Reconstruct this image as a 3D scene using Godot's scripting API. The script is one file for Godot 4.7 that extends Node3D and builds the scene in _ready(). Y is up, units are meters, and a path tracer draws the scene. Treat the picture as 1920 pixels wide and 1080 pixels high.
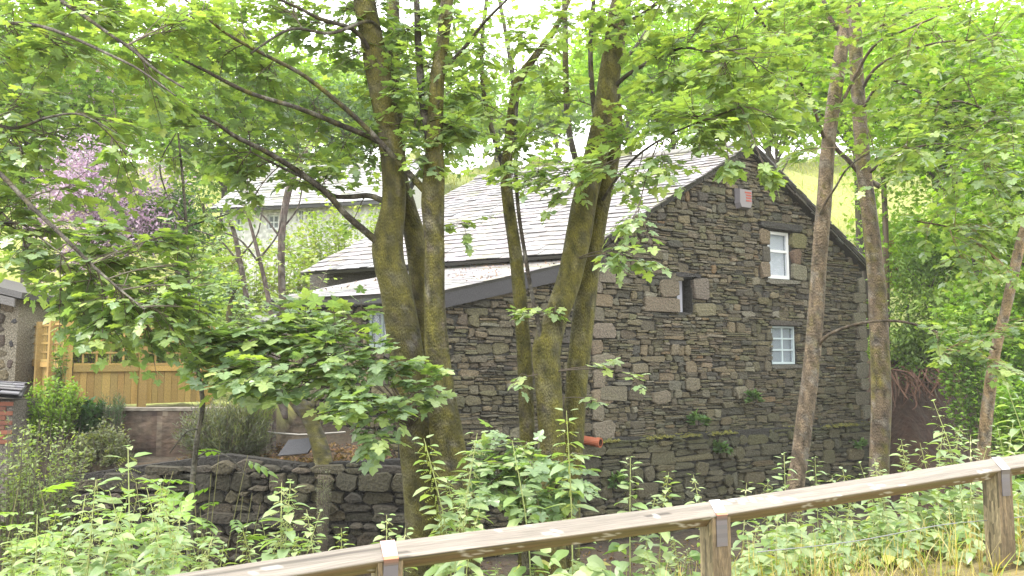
extends Node3D
# An old stone mill across a beck, seen from a woodland path over a knee rail.
# World: y up, metres, the camera at (0, CAM_Y, 0) looking along -z and a little upwards.

const F := 1484.0            # focal length in pixels of the 1920-wide photograph
const CAM_Y := 1.6
const PITCH := 5.0
const UP := Vector3.UP

var rng := RandomNumberGenerator.new()
var noise := FastNoiseLite.new()
var fine := FastNoiseLite.new()
var M := {}
var names := {}
var leaf_shapes := []        # [shape][colour] for single leaves
var leaf_plain := []         # white leaf, tinted per copy
var small_leaf: ArrayMesh
var blade_leaf: ArrayMesh
var needle: ArrayMesh


# ---------------------------------------------------------------- mesh helper
class MB:
	var v := PackedVector3Array()
	var n := PackedVector3Array()
	var c := PackedColorArray()
	var uv := PackedVector2Array()
	var ix := PackedInt32Array()

	func tri(a: Vector3, b: Vector3, d: Vector3, col := Color.WHITE) -> void:   # counter-clockwise from outside
		var k := v.size()
		v.append(a); v.append(b); v.append(d)
		c.append(col); c.append(col); c.append(col)
		ix.append(k); ix.append(k + 2); ix.append(k + 1)

	func quad(a: Vector3, b: Vector3, d: Vector3, e: Vector3, col := Color.WHITE) -> void:
		var k := v.size()
		v.append(a); v.append(b); v.append(d); v.append(e)
		for i in 4: c.append(col)
		ix.append_array([k, k + 2, k + 1, k, k + 3, k + 2])

	func box(o: Vector3, x: Vector3, y: Vector3, z: Vector3, col := Color.WHITE) -> void:   # o a corner, x y z the edges (right-handed)
		var p := [o, o + x, o + x + y, o + y, o + z, o + x + z, o + x + y + z, o + y + z]
		quad(p[4], p[5], p[6], p[7], col)
		quad(p[1], p[0], p[3], p[2], col)
		quad(p[5], p[1], p[2], p[6], col)
		quad(p[0], p[4], p[7], p[3], col)
		quad(p[7], p[6], p[2], p[3], col)
		quad(p[0], p[1], p[5], p[4], col)

	func fr(f: Array, x0: float, x1: float, y0: float, y1: float, z0: float, z1: float, col := Color.WHITE) -> void:   # a box in a frame [origin, x, y, z]
		box(f[0] + f[1] * x0 + f[2] * y0 + f[3] * z0, f[1] * (x1 - x0), f[2] * (y1 - y0), f[3] * (z1 - z0), col)

	func mesh(mat: Material) -> ArrayMesh:
		var a := []
		a.resize(Mesh.ARRAY_MAX)
		a[Mesh.ARRAY_VERTEX] = v
		if n.size() == v.size(): a[Mesh.ARRAY_NORMAL] = n
		if c.size() == v.size(): a[Mesh.ARRAY_COLOR] = c
		if uv.size() == v.size(): a[Mesh.ARRAY_TEX_UV] = uv
		a[Mesh.ARRAY_INDEX] = ix
		var m := ArrayMesh.new()
		m.add_surface_from_arrays(Mesh.PRIMITIVE_TRIANGLES, a)
		m.surface_set_material(0, mat)
		return m


# ---------------------------------------------------------------- scene helpers
func R(a: float, b: float) -> float: return rng.randf_range(a, b)
func RV() -> Vector3: return Vector3(R(-1, 1), R(-1, 1), R(-1, 1))
func jit(c: Color, s: float) -> Color:
	var k := 1.0 + R(-s, s)
	return Color(c.r * k * (1 + R(-s, s) * 0.25), c.g * k, c.b * k * (1 + R(-s, s) * 0.3))

func at(px: float, py: float, d: float) -> Vector3:      # the point at distance d along -z that photo pixel (px, py) shows
	var u := (px - 960.0) / F
	var w := (540.0 - py) / F
	var p := deg_to_rad(PITCH)
	var dir := Vector3(u, w * cos(p) + sin(p), w * sin(p) - cos(p))
	return Vector3(0, CAM_Y, 0) + dir * (d / -dir.z)

func seen_at(q: Vector3) -> Vector3:                      # photo pixel and depth of a point
	var p := deg_to_rad(PITCH)
	var r := q - Vector3(0, CAM_Y, 0)
	var z := r.y * sin(p) - r.z * cos(p)
	return Vector3(960 + r.x / z * F, 540 - (r.y * cos(p) + r.z * sin(p)) / z * F, z)

func numbered(called: String) -> String:
	var k: int = names.get(called, 0)
	names[called] = k + 1
	return called if k == 0 else "%s_%03d" % [called, k]

func tag(o: Node, label: String, category: String, group := "") -> Node:
	o.set_meta("label", label)
	o.set_meta("category", category)
	if group: o.set_meta("group", group)
	return o

func thing(called: String, label: String, category: String, pos := Vector3.ZERO, group := "") -> Node3D:
	var o := Node3D.new()
	o.name = numbered(called)
	add_child(o)
	o.position = pos
	tag(o, label, category, group)
	return o

func origin_of(o: Node) -> Vector3:
	var p := Vector3.ZERO
	while o is Node3D and o != self:
		p += o.position
		o = o.get_parent()
	return p

func part(called: String, mesh: Mesh, parent: Node3D, label := "") -> MeshInstance3D:   # a mesh given in world coordinates
	var o := MeshInstance3D.new()
	o.name = called
	o.mesh = mesh
	o.position = -origin_of(parent)
	parent.add_child(o, true)
	if label: o.set_meta("label", label)
	return o

func structure(called: String, mesh: Mesh) -> MeshInstance3D:
	var o := part(numbered(called), mesh, self)
	o.set_meta("kind", "structure")
	return o

func many(called: String, mesh: Mesh, where: Array, tints: Array, parent: Node3D) -> MultiMeshInstance3D:
	var mm := MultiMesh.new()
	mm.transform_format = MultiMesh.TRANSFORM_3D
	mm.use_colors = true
	mm.mesh = mesh
	mm.instance_count = where.size()
	for i in where.size():
		mm.set_instance_transform(i, where[i])
		mm.set_instance_color(i, tints[i])
	var o := MultiMeshInstance3D.new()
	o.name = called
	o.multimesh = mm
	o.position = -origin_of(parent)
	parent.add_child(o, true)
	o.set_meta("kind", "stuff")
	return o


# ---------------------------------------------------------------- materials
func grey_noise(freq: float, lo: float, hi: float, oct := 4, sd := 1, kind := FastNoiseLite.TYPE_SIMPLEX_SMOOTH, normal := false, bump := 4.0) -> NoiseTexture2D:
	var f := FastNoiseLite.new()
	f.noise_type = kind
	f.frequency = freq
	f.fractal_octaves = oct
	f.seed = sd
	var t := NoiseTexture2D.new()
	t.width = 512
	t.height = 512
	t.seamless = true
	t.noise = f
	if normal:
		t.as_normal_map = true
		t.bump_strength = bump
	else:
		var g := Gradient.new()
		g.set_color(0, Color(lo, lo, lo))
		g.set_color(1, Color(hi, hi, hi))
		t.color_ramp = g
	return t

func mat(called: String, rough: float, tex: Texture2D = null, scale := Vector3.ONE, bump: Texture2D = null, depth := 1.0, spec := 0.5) -> StandardMaterial3D:
	var m := StandardMaterial3D.new()
	m.resource_name = called
	m.vertex_color_use_as_albedo = true
	m.roughness = rough
	m.metallic_specular = spec
	m.cull_mode = BaseMaterial3D.CULL_DISABLED
	if tex or bump:
		m.uv1_triplanar = true
		m.uv1_world_triplanar = true
		m.uv1_scale = scale
		m.albedo_texture = tex
	if bump:
		m.normal_enabled = true
		m.normal_texture = bump
		m.normal_scale = depth
	M[called] = m
	return m

func leaf_mat(called: String, rough: float, back: Color, spec := 0.5) -> StandardMaterial3D:
	var m := mat(called, rough, null, Vector3.ONE, null, 1.0, spec)
	m.backlight_enabled = true
	m.backlight = back
	return m

func materials() -> void:
	var blotch := grey_noise(0.02, 0.62, 1.0, 5, 3)
	var grit := grey_noise(0.06, 0.55, 1.0, 5, 4)
	var rough_n := grey_noise(0.03, 0, 1, 5, 5, FastNoiseLite.TYPE_SIMPLEX_SMOOTH, true, 6.0)
	var bark_n := grey_noise(0.05, 0, 1, 5, 6, FastNoiseLite.TYPE_SIMPLEX_SMOOTH, true, 8.0)
	mat("stone", 0.85, grey_noise(0.06, 0.42, 1.0, 4, 14), Vector3(0.9, 0.9, 0.9), rough_n, 1.6)
	mat("slate", 0.5, grit, Vector3(1.6, 1.6, 1.6), rough_n, 0.6)
	mat("render", 0.9, blotch, Vector3(0.35, 0.6, 0.35), rough_n, 0.5)
	mat("white_wall", 0.9, blotch, Vector3(0.4, 0.4, 0.4), rough_n, 0.3)
	mat("earth", 0.95, blotch, Vector3(0.5, 0.5, 0.5), rough_n, 1.4)
	mat("bark", 0.85, grit, Vector3(2.6, 1.2, 2.6), bark_n, 1.4)
	mat("twig", 0.8)
	mat("paint", 0.45)
	mat("metal", 0.45).metallic = 0.7
	mat("plastic", 0.4)
	mat("clay", 0.7, grit, Vector3(3, 3, 3))
	var w := mat("timber", 0.75, grit, Vector3(5, 0.7, 5), rough_n, 0.5)
	w.uv1_world_triplanar = true
	var g := mat("rail_wood", 0.8)
	g.albedo_texture = grey_noise(0.03, 0.7, 1.0, 5, 9)
	g.uv1_scale = Vector3(1.5, 0.35, 1)
	g.normal_enabled = true
	g.normal_texture = rough_n
	g.normal_scale = 0.7
	leaf_mat("leaf", 0.36, Color(0.95, 1.0, 0.6), 0.65)
	leaf_mat("far_leaf", 0.6, Color(0.95, 1.0, 0.5), 0.4)
	leaf_mat("herb", 0.38, Color(0.95, 1.0, 0.6), 0.65)
	leaf_mat("purple", 0.6, Color(1.0, 0.92, 1.0), 0.4)
	leaf_mat("grass", 0.6, Color(1.0, 1.0, 0.5), 0.3)
	var gl := StandardMaterial3D.new()
	gl.resource_name = "glass"
	gl.transparency = BaseMaterial3D.TRANSPARENCY_ALPHA
	gl.albedo_color = Color(0.75, 0.8, 0.85, 0.25)
	gl.roughness = 0.03
	M["glass"] = gl


# ---------------------------------------------------------------- leaf shapes
func sycamore(sd: int, col: Color) -> ArrayMesh:      # one unit long from stalk to tip, in x and z, its face up (y)
	rng.seed = 900 + sd
	var half := [Vector2(0.02, 0.0), Vector2(0.17, -0.14), Vector2(0.45, -0.12), Vector2(0.40, 0.06), Vector2(0.36, 0.15), Vector2(0.50, 0.18), Vector2(0.66, 0.42), Vector2(0.48, 0.46), Vector2(0.27, 0.48), Vector2(0.33, 0.64), Vector2(0.19, 0.80), Vector2(0.0, 1.0)]
	var ring := []
	for p in half: ring.append(Vector2(p.x, p.y) + Vector2(R(-0.025, 0.025), R(-0.025, 0.025)))
	for i in range(half.size() - 2, -1, -1): ring.append(Vector2(-half[i].x, half[i].y) + Vector2(R(-0.025, 0.025), R(-0.025, 0.025)))
	var cup := R(0.0, 0.14)
	var sag := R(0.02, 0.2)
	var twist := R(-0.12, 0.12)
	var mb := MB.new()
	var lift := func(p: Vector2) -> Vector3: return Vector3(p.x, -cup * absf(p.x) - sag * p.y * p.y * 0.6 + twist * p.x + 0.03 * sin(p.x * 17 + p.y * 11), p.y)
	var mid: Vector3 = lift.call(Vector2(0, 0.3)) - Vector3(0, 0.03, 0)
	for i in ring.size() - 1:
		mb.tri(mid, lift.call(ring[i + 1]), lift.call(ring[i]), col * (1.0 + 0.12 * sin(i * 2.1)))
	var st := Color(0.22, 0.12, 0.06)
	mb.tri(Vector3(-0.012, 0, 0.02), Vector3(0.012, 0, 0.02), Vector3(0, 0.05, -0.5), st)
	return mb.mesh(M["leaf"])

func simple_leaf(wide: float, m: Material, teeth := false, fold := 0.15, sag := 0.3) -> ArrayMesh:   # pointed oval, one unit long
	var mb := MB.new()
	var steps := 6 if teeth else 4
	var prev := [Vector3.ZERO, Vector3.ZERO, Vector3.ZERO]
	for i in range(1, steps + 1):
		var t := float(i) / steps
		var w := wide * pow(sin(PI * pow(t, 0.75)), 0.8) if i < steps else 0.0
		if teeth and i % 2 == 1: w *= 0.86
		var y := -sag * t * t
		var now := [Vector3(-w, y + fold * w, t), Vector3(0, y, t), Vector3(w, y + fold * w, t)]
		if i == 1:
			mb.tri(prev[1], now[1], now[0]); mb.tri(prev[1], now[2], now[1])
		elif i == steps:
			mb.tri(prev[0], prev[1], now[1]); mb.tri(prev[1], prev[2], now[1])
		else:
			mb.quad(prev[0], prev[1], now[1], now[0]); mb.quad(prev[1], prev[2], now[2], now[1])
		prev = now
	return mb.mesh(m)

func pinnate(m: Material) -> ArrayMesh:                 # five to seven rounded leaflets on a stalk
	var mb := MB.new()
	var one := simple_leaf(0.3, m)
	var a := one.surface_get_arrays(0)
	var spots := [[0.0, 1.0, 0.42], [0.75, 0.72, 0.36], [-0.75, 0.72, 0.36], [0.95, 0.42, 0.34], [-0.95, 0.42, 0.34], [1.1, 0.15, 0.26], [-1.1, 0.15, 0.26]]
	for s in spots:
		var b := Basis(UP, s[0]).scaled(Vector3(s[2], s[2], s[2]))
		var t := Transform3D(b, Vector3(0, -0.15 * s[1] * s[1], s[1] * 0.62))
		var k := mb.v.size()
		for p in a[Mesh.ARRAY_VERTEX]:
			mb.v.append(t * p)
			mb.c.append(Color.WHITE)
		for i in a[Mesh.ARRAY_INDEX]: mb.ix.append(i + k)
	mb.tri(Vector3(-0.008, 0, 0), Vector3(0.008, 0, 0), Vector3(0, -0.06, 0.65), Color(0.9, 0.8, 0.5))
	return mb.mesh(m)

var LEAF_COL := [Color(0.32, 0.42, 0.16), Color(0.21, 0.295, 0.16), Color(0.40, 0.49, 0.17), Color(0.26, 0.36, 0.18)]

func leaves() -> void:
	for s in 3:
		var row := []
		for c in LEAF_COL: row.append(sycamore(s, c))
		leaf_shapes.append(row)
		leaf_plain.append(sycamore(s, Color.WHITE))
	var mb := MB.new()                                    # a far leaf: five lobes in eight faces
	var ring := [Vector2(0, -0.02), Vector2(0.42, 0.0), Vector2(0.25, 0.22), Vector2(0.52, 0.5), Vector2(0.18, 0.55), Vector2(0, 1), Vector2(-0.18, 0.55), Vector2(-0.52, 0.5), Vector2(-0.25, 0.22), Vector2(-0.42, 0.0), Vector2(0, -0.02)]
	for i in ring.size() - 1:
		var a: Vector2 = ring[i]
		var b: Vector2 = ring[i + 1]
		mb.tri(Vector3(0, 0.02, 0.3), Vector3(b.x, -0.2 * absf(b.x) - 0.2 * b.y * b.y, b.y), Vector3(a.x, -0.2 * absf(a.x) - 0.2 * a.y * a.y, a.y))
	small_leaf = mb.mesh(M["far_leaf"])
	blade_leaf = simple_leaf(0.22, M["far_leaf"])
	needle = simple_leaf(0.07, M["far_leaf"], false, 0.0, 0.1)

func facing(p: Vector3, axis: Vector3, normal: Vector3, size: float) -> Transform3D:
	var z := axis.normalized()
	var x := normal.cross(z)
	x = x.normalized() if x.length() > 0.01 else z.cross(Vector3(1, 0.3, 0.2)).normalized()
	var y := z.cross(x)
	return Transform3D(Basis(x * size, y * size, z * size), p)


# ---------------------------------------------------------------- terrain
func ss(a: float, b: float, x: float) -> float: return smoothstep(a, b, x)

func rail_depth(x: float) -> float: return clampf(2.6 + (x + 0.4) * 0.388, 0.9, 5.5)

func behind_mill(x: float, d: float) -> float: return (x - 1.62) * -0.5 + (d - 16.0) * 0.866

func gh(x: float, z: float) -> float:
	var d := -z
	var s := d - rail_depth(x)
	var g := 0.48 + 0.075 * clampf(x + 0.4, -4.0, 5.0)
	var y := g - 0.07 * maxf(0.0, -s)
	var drop := 6.5 + 1.5 * ss(2.0, 6.0, x)
	y = lerpf(y, -2.0, pow(ss(0.25, drop, s), 0.8))
	var hill := 0.66 + 0.46 * maxf(0.0, d - 25.0) - 0.2 * maxf(0.0, d - 58.0) - 0.4 * maxf(0.0, d - 75.0) + 0.14 * maxf(0.0, d - 100.0)
	hill += (0.08 + 2.0 * ss(20, 60, d)) * noise.get_noise_2d(x * 2.0, d * 2.0)
	if d > 120.0: hill = maxf(hill, 0.0)
	if x < -1.2:
		var terr := ss(12.78, 13.0, d) * (1.0 - ss(-2.3, -1.6, x))
		y = lerpf(y, -0.12 - 0.9 * ss(-8.4, -8.9, x), terr)
		var up := ss(14.15, 14.4, d) if x < -4.4 else ss(13.6, 17.5, d)
		if x < -8.2: up = ss(14.2, 17.0, d)
		y = lerpf(y, maxf(hill, 0.62), up * (1.0 - ss(-2.3, -1.6, x)))
	var qb := behind_mill(x, d)
	if x >= -2.3:
		var r := ss(8.9, 10.2, x)
		var back := lerpf(ss(9.0, 13.0, qb), ss(-2.4, 1.0, qb), r)
		y = lerpf(y, maxf(hill, lerpf(0.66, 1.5 + 0.15 * clampf(x - 11.0, 0.0, 30.0), r)) , back)
	y += 0.22 * noise.get_noise_2d(x * 22.0, d * 22.0) * ss(8.6, 9.6, x) * ss(13, 16, d)
	return y + 0.05 * noise.get_noise_2d(x * 14.0, d * 14.0) * ss(-1.0, 1.5, s)

func axis_steps(lo: float, hi: float, fine_lo: float, fine_hi: float, step: float, far: float) -> Array:
	var a := []
	var x := fine_lo
	while x <= fine_hi:
		a.append(x)
		x += step
	var g := step
	x = fine_hi
	while x < hi:
		g = minf(g * 1.25, far)
		x += g
		a.append(x)
	g = step
	x = fine_lo
	while x > lo:
		g = minf(g * 1.25, far)
		x -= g
		a.push_front(x)
	return a

func ground() -> void:
	var xs := axis_steps(-420, 420, -12, 16, 0.22, 60)
	var ds := axis_steps(-420, 520, 0.5, 26, 0.2, 60)
	var mb := MB.new()
	for d in ds:
		for x in xs:
			var y := gh(x, -d)
			mb.v.append(Vector3(x, y, -d))
			mb.uv.append(Vector2(x, d))
			var s: float = d - rail_depth(x)
			var soil := Color(0.055, 0.038, 0.022)
			var straw := Color(0.36, 0.29, 0.13)
			var lawn := Color(0.29, 0.34, 0.09)
			var c := straw.lerp(soil, ss(-0.2, 0.8, s + 0.6 * noise.get_noise_2d(x * 20, d * 20)))
			if x > 8.5: c = c.lerp(Color(0.062, 0.033, 0.021), ss(11, 14, d))
			var grass := ss(21.0, 26.0, d + 3.0 * noise.get_noise_2d(x * 4, d * 4))
			if x < -4.4: grass = ss(14.6, 16.0, d)
			if x > 8.5: grass = ss(25.0, 28.0, d)
			c = c.lerp(jit(lawn, 0.12).lerp(Color(0.33, 0.33, 0.09), 0.5 + 0.5 * noise.get_noise_2d(x * 3, d * 3)), grass)
			mb.c.append(jit(c, 0.1))
	var w := xs.size()
	for j in ds.size() - 1:
		for i in w - 1:
			var k := j * w + i
			mb.ix.append_array([k, k + w, k + 1, k + 1, k + w, k + w + 1])
	var st := SurfaceTool.new()
	st.create_from(mb.mesh(M["earth"]), 0)
	st.generate_normals()
	var m := st.commit()
	m.surface_set_material(0, M["earth"])
	structure("ground", m)


# ---------------------------------------------------------------- masonry
func stone(mb: MB, f: Array, x: float, y: float, w: float, h: float, back: float, proud: float, col: Color, round_ := 0.3) -> void:
	var b := minf(0.022, 0.26 * minf(w, h))
	var rx := minf(round_ * w, 0.09) * R(0.5, 1.3)
	var ry := minf(round_ * h, 0.07) * R(0.5, 1.3)
	var j := minf(0.026, 0.2 * minf(w, h))
	var o := [Vector2(rx, 0), Vector2(w - rx * R(0.3, 1.4), 0), Vector2(w, ry), Vector2(w, h - ry * R(0.5, 1.5)), Vector2(w - rx, h), Vector2(rx * R(0.3, 1.4), h), Vector2(0, h - ry), Vector2(0, ry * R(0.5, 1.5))]
	var outer := []
	var front := []
	var rear := []
	var mid := Vector2(w, h) * 0.5
	var tilt := Vector2(R(-0.05, 0.05), R(-0.07, 0.07))
	for p in o:
		var q: Vector2 = p + Vector2(R(-j, j), R(-j, j))
		var inset: Vector2 = q + (mid - q).normalized() * b
		var e: Vector2 = q - mid
		outer.append(f[0] + f[1] * (x + q.x) + f[2] * (y + q.y) + f[3] * (proud - b * R(0.7, 1.6)))
		rear.append(f[0] + f[1] * (x + q.x) + f[2] * (y + q.y) + f[3] * back)
		front.append(f[0] + f[1] * (x + inset.x) + f[2] * (y + inset.y) + f[3] * (proud + tilt.dot(e) + R(-0.005, 0.005)))
	var c: Vector3 = f[0] + f[1] * (x + mid.x) + f[2] * (y + mid.y) + f[3] * (proud + R(0.0, 0.008))
	for i in 8:
		var k := (i + 1) % 8
		mb.quad(rear[i], rear[k], outer[k], outer[i], col)
		mb.quad(outer[i], outer[k], front[k], front[i], col * R(0.92, 1.05))
		mb.tri(front[i], front[k], c, col * R(0.95, 1.04))

func inside(poly: PackedVector2Array, x: float, y: float, w: float, h: float) -> bool:
	for p in [Vector2(x, y), Vector2(x + w, y), Vector2(x, y + h), Vector2(x + w, y + h)]:
		if not Geometry2D.is_point_in_polygon(p, poly): return false
	return true

# Fills a polygon of a frame with rubble: the biggest stones become parts, the rest one mesh.
func rubble(parent: Node3D, f: Array, poly: PackedVector2Array, holes: Array, o: Dictionary, m: Material, keep: int, fixed := []) -> void:
	var lo := poly[0]
	var hi := poly[0]
	for p in poly:
		lo = lo.min(p)
		hi = hi.max(p)
	var list := []
	for s in fixed: list.append(s)                       # [x, y, w, h, proud, colour]
	var blocks := holes.duplicate()
	for s in fixed: blocks.append(Rect2(s[0], s[1], s[2], s[3]))
	var y := lo.y
	while y < hi.y:
		var bh := R(o.band[0], o.band[1])
		var x := lo.x - R(0, 0.3)
		while x < hi.x:
			var cl := R(o.len[0], o.len[1]) * (1.6 if R(0, 1) < 0.12 else 1.0)
			var layers := 1 + int(R(0, 1) * R(0.6, 1.0) * bh / o.thin)
			if R(0, 1) < o.get("whole", 0.2): layers = 1
			var ly := y
			for k in layers:
				var lh := bh / layers * R(0.85, 1.15)
				if k == layers - 1: lh = y + bh - ly
				var cut := 2 if R(0, 1) < 0.35 and cl > 0.3 else 1
				var lx := x
				for q in cut:
					var lw := cl / cut * R(0.8, 1.2)
					if q == cut - 1: lw = x + cl - lx
					list.append([lx, ly + 0.035 * noise.get_noise_2d(lx * 18.0, ly * 18.0), lw, lh, 0.0, null])
					lx += lw
				ly += lh
			x += cl
		y += bh
	var good := []
	for i in list.size():
		var s: Array = list[i]
		if i >= fixed.size():
			var r := Rect2(s[0], s[1], s[2], s[3])
			var ok := true
			for b in blocks:
				if not r.intersects(b): continue
				var c := [b.position.x - r.position.x, r.end.x - b.end.x, b.position.y - r.position.y, r.end.y - b.end.y]   # what is left to the left, right, below, above
				var best := 0
				for q in 4:
					if c[q] / (r.size.x if q < 2 else r.size.y) > c[best] / (r.size.x if best < 2 else r.size.y): best = q
				if c[best] < 0.03:
					ok = false
					break
				if best == 0: r.size.x = c[0]
				elif best == 1: r = Rect2(b.end.x, r.position.y, c[1], r.size.y)
				elif best == 2: r.size.y = c[2]
				else: r = Rect2(r.position.x, b.end.y, r.size.x, c[3])
			if not ok: continue
			var tries := 0
			while tries < 4 and not inside(poly, r.position.x, r.position.y, r.size.x, r.size.y):
				var ct := r.get_center()
				if tries == 0 or tries == 2: r.size.y *= 0.6
				else: r = Rect2(ct.x - r.size.x * 0.25, r.position.y, r.size.x * 0.5, r.size.y)
				tries += 1
			if tries == 4: continue
			s = [r.position.x, r.position.y, r.size.x, r.size.y, R(o.proud[0], o.proud[1]), o.color.call(r.get_center())]
		good.append(s)
	good.sort_custom(func(a, b): return a[2] * a[3] > b[2] * b[3])
	var rest := MB.new()
	var g: float = o.gap
	for i in good.size():
		var s: Array = good[i]
		var mb := MB.new() if i < keep else rest
		stone(mb, f, s[0] + g * R(0.3, 0.7), s[1] + g * R(0.3, 0.7), maxf(s[2] - g, 0.02), maxf(s[3] - g, 0.015), o.back, s[4], s[5], o.get("round", 0.3))
		if i < keep: part("stone", mb.mesh(m), parent)
	if rest.v.size():
		part("small_stones", rest.mesh(m), parent).set_meta("kind", "stuff")

# Rows of slates on a slope: from eave0-eave1 (bottom edge) up to top0-top1, the eave end of each thrown out a little.
func slates(parent: Node3D, eave0: Vector3, eave1: Vector3, top0: Vector3, top1: Vector3, normal: Vector3, rows: Array, size: Array, col: Color, keep: int, thick := 1.0) -> void:
	var list := []
	var height := (top0 - eave0).length()
	var w := 0.0
	var n := 0
	while w < height - 0.05:
		var e: float = lerpf(rows[0], rows[1], w / height)
		var t := w / height
		var t2 := minf((w + e * 1.7) / height, 1.0)
		var a := eave0.lerp(top0, t)
		var b := eave1.lerp(top1, t)
		var a2 := eave0.lerp(top0, t2)
		var b2 := eave1.lerp(top1, t2)
		var length := (b - a).length()
		var s := -R(0, size[0])
		while s < length:
			var sw: float = R(size[0], size[1]) * lerpf(1.0, 0.7, t)
			var s0 := maxf(s, R(-0.03, 0.02))
			var s1 := minf(s + sw - R(0.004, 0.012), length + R(-0.03, 0.02))
			s += sw
			if s1 - s0 < 0.05: continue
			var mb := MB.new()
			var d := (b - a) / length
			var up := (a2 - a)
			var low := R(-0.09, 0.06)
			var lift := (0.034 + R(0, 0.022)) * thick
			var th := R(0.014, 0.024) * thick
			var p := [a + d * s0 + up * low + normal * lift, a + d * s1 + up * (low + R(-0.05, 0.05)) + normal * (lift + R(-0.006, 0.006) * thick), a2 + (b2 - a2) / length * s1 + normal * 0.006, a2 + (b2 - a2) / length * s0 + normal * 0.006]
			var c := jit(col, 0.26)
			var patch := noise.get_noise_2d((s0 + s1) * 6.0, w * 14.0)
			if R(0, 1) < 0.06 + 0.5 * maxf(0.0, patch): c = c.lerp(Color(0.25, 0.24, 0.1), R(0.2, 0.6))
			c = c * (1.0 + 0.3 * patch)
			if R(0, 1) < 0.07: c = c * 0.7
			var dn := -normal * th
			mb.quad(p[0], p[1], p[2], p[3], c)
			mb.quad(p[0] + dn, p[1] + dn, p[1], p[0], c * 0.9)
			mb.quad(p[1] + dn, p[2] + dn, p[2], p[1], c * 0.9)
			mb.quad(p[3] + dn, p[0] + dn, p[0], p[3], c * 0.9)
			mb.quad(p[3] + dn, p[2] + dn, p[1] + dn, p[0] + dn, c)
			list.append(mb)
		w += e
		n += 1
	var rest := MB.new()
	var each := maxf(1.0, float(list.size()) / maxi(keep, 1))
	var next := 0.0
	for i in list.size():
		var mb: MB = list[i]
		if i >= next and keep > 0:                        # taken evenly from the whole slope, which is seen at one distance
			next += each
			part("slate", mb.mesh(M["slate"]), parent)
		else:
			var k := rest.v.size()
			rest.v.append_array(mb.v)
			rest.c.append_array(mb.c)
			for q in mb.ix: rest.ix.append(q + k)
	if rest.v.size():
		part("small_slates", rest.mesh(M["slate"]), parent).set_meta("kind", "stuff")

# A solid behind the stones: the polygon pushed back from z1 to z0, with openings cut through.
func solid(called: String, f: Array, poly: PackedVector2Array, holes: Array, z0: float, z1: float, col: Color, m: Material, parent: Node3D) -> MeshInstance3D:
	var mb := MB.new()
	var pieces := [poly]
	for h in holes:                                       # split round each hole: left, right, below, above
		var big := 100.0
		var parts := []
		var rects := [Rect2(-big, -big, big + h.position.x, 2 * big), Rect2(h.end.x, -big, big, 2 * big), Rect2(h.position.x, -big, h.size.x, big + h.position.y), Rect2(h.position.x, h.end.y, h.size.x, big)]
		for p in pieces:
			for r in rects:
				var q := PackedVector2Array([r.position, Vector2(r.end.x, r.position.y), r.end, Vector2(r.position.x, r.end.y)])
				for got in Geometry2D.intersect_polygons(p, q): parts.append(got)
		pieces = parts
		var c := [h.position, Vector2(h.end.x, h.position.y), h.end, Vector2(h.position.x, h.end.y)]
		for i in 4:
			var a: Vector2 = c[i]
			var b: Vector2 = c[(i + 1) % 4]
			mb.quad(put(f, a, z0), put(f, b, z0), put(f, b, z1), put(f, a, z1), col)
	for p in pieces:
		var tri := Geometry2D.triangulate_polygon(p)
		for i in range(0, tri.size(), 3):
			mb.tri(put(f, p[tri[i]], z1), put(f, p[tri[i + 1]], z1), put(f, p[tri[i + 2]], z1), col)
			mb.tri(put(f, p[tri[i]], z0), put(f, p[tri[i + 1]], z0), put(f, p[tri[i + 2]], z0), col)
	for i in poly.size():
		var a := poly[i]
		var b := poly[(i + 1) % poly.size()]
		mb.quad(put(f, a, z0), put(f, b, z0), put(f, b, z1), put(f, a, z1), col)
	return part(called, mb.mesh(m), parent)

func put(f: Array, p: Vector2, z: float) -> Vector3: return f[0] + f[1] * p.x + f[2] * p.y + f[3] * z

func on_plane(f: Array, px: float, py: float) -> Vector2:      # where the sight through a photo pixel meets a frame's plane
	var o := Vector3(0, CAM_Y, 0)
	var d := at(px, py, 10.0) - o
	var k: float = (f[0] - o).dot(f[3]) / d.dot(f[3])
	var q: Vector3 = o + d * k - f[0]
	return Vector2(q.dot(f[1]), q.dot(f[2]))

func rect_at(f: Array, x0: float, y0: float, x1: float, y1: float) -> Rect2:
	var a := on_plane(f, x0, y1)
	var b := on_plane(f, x1, y0)
	return Rect2(a, b - a).abs()

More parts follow.
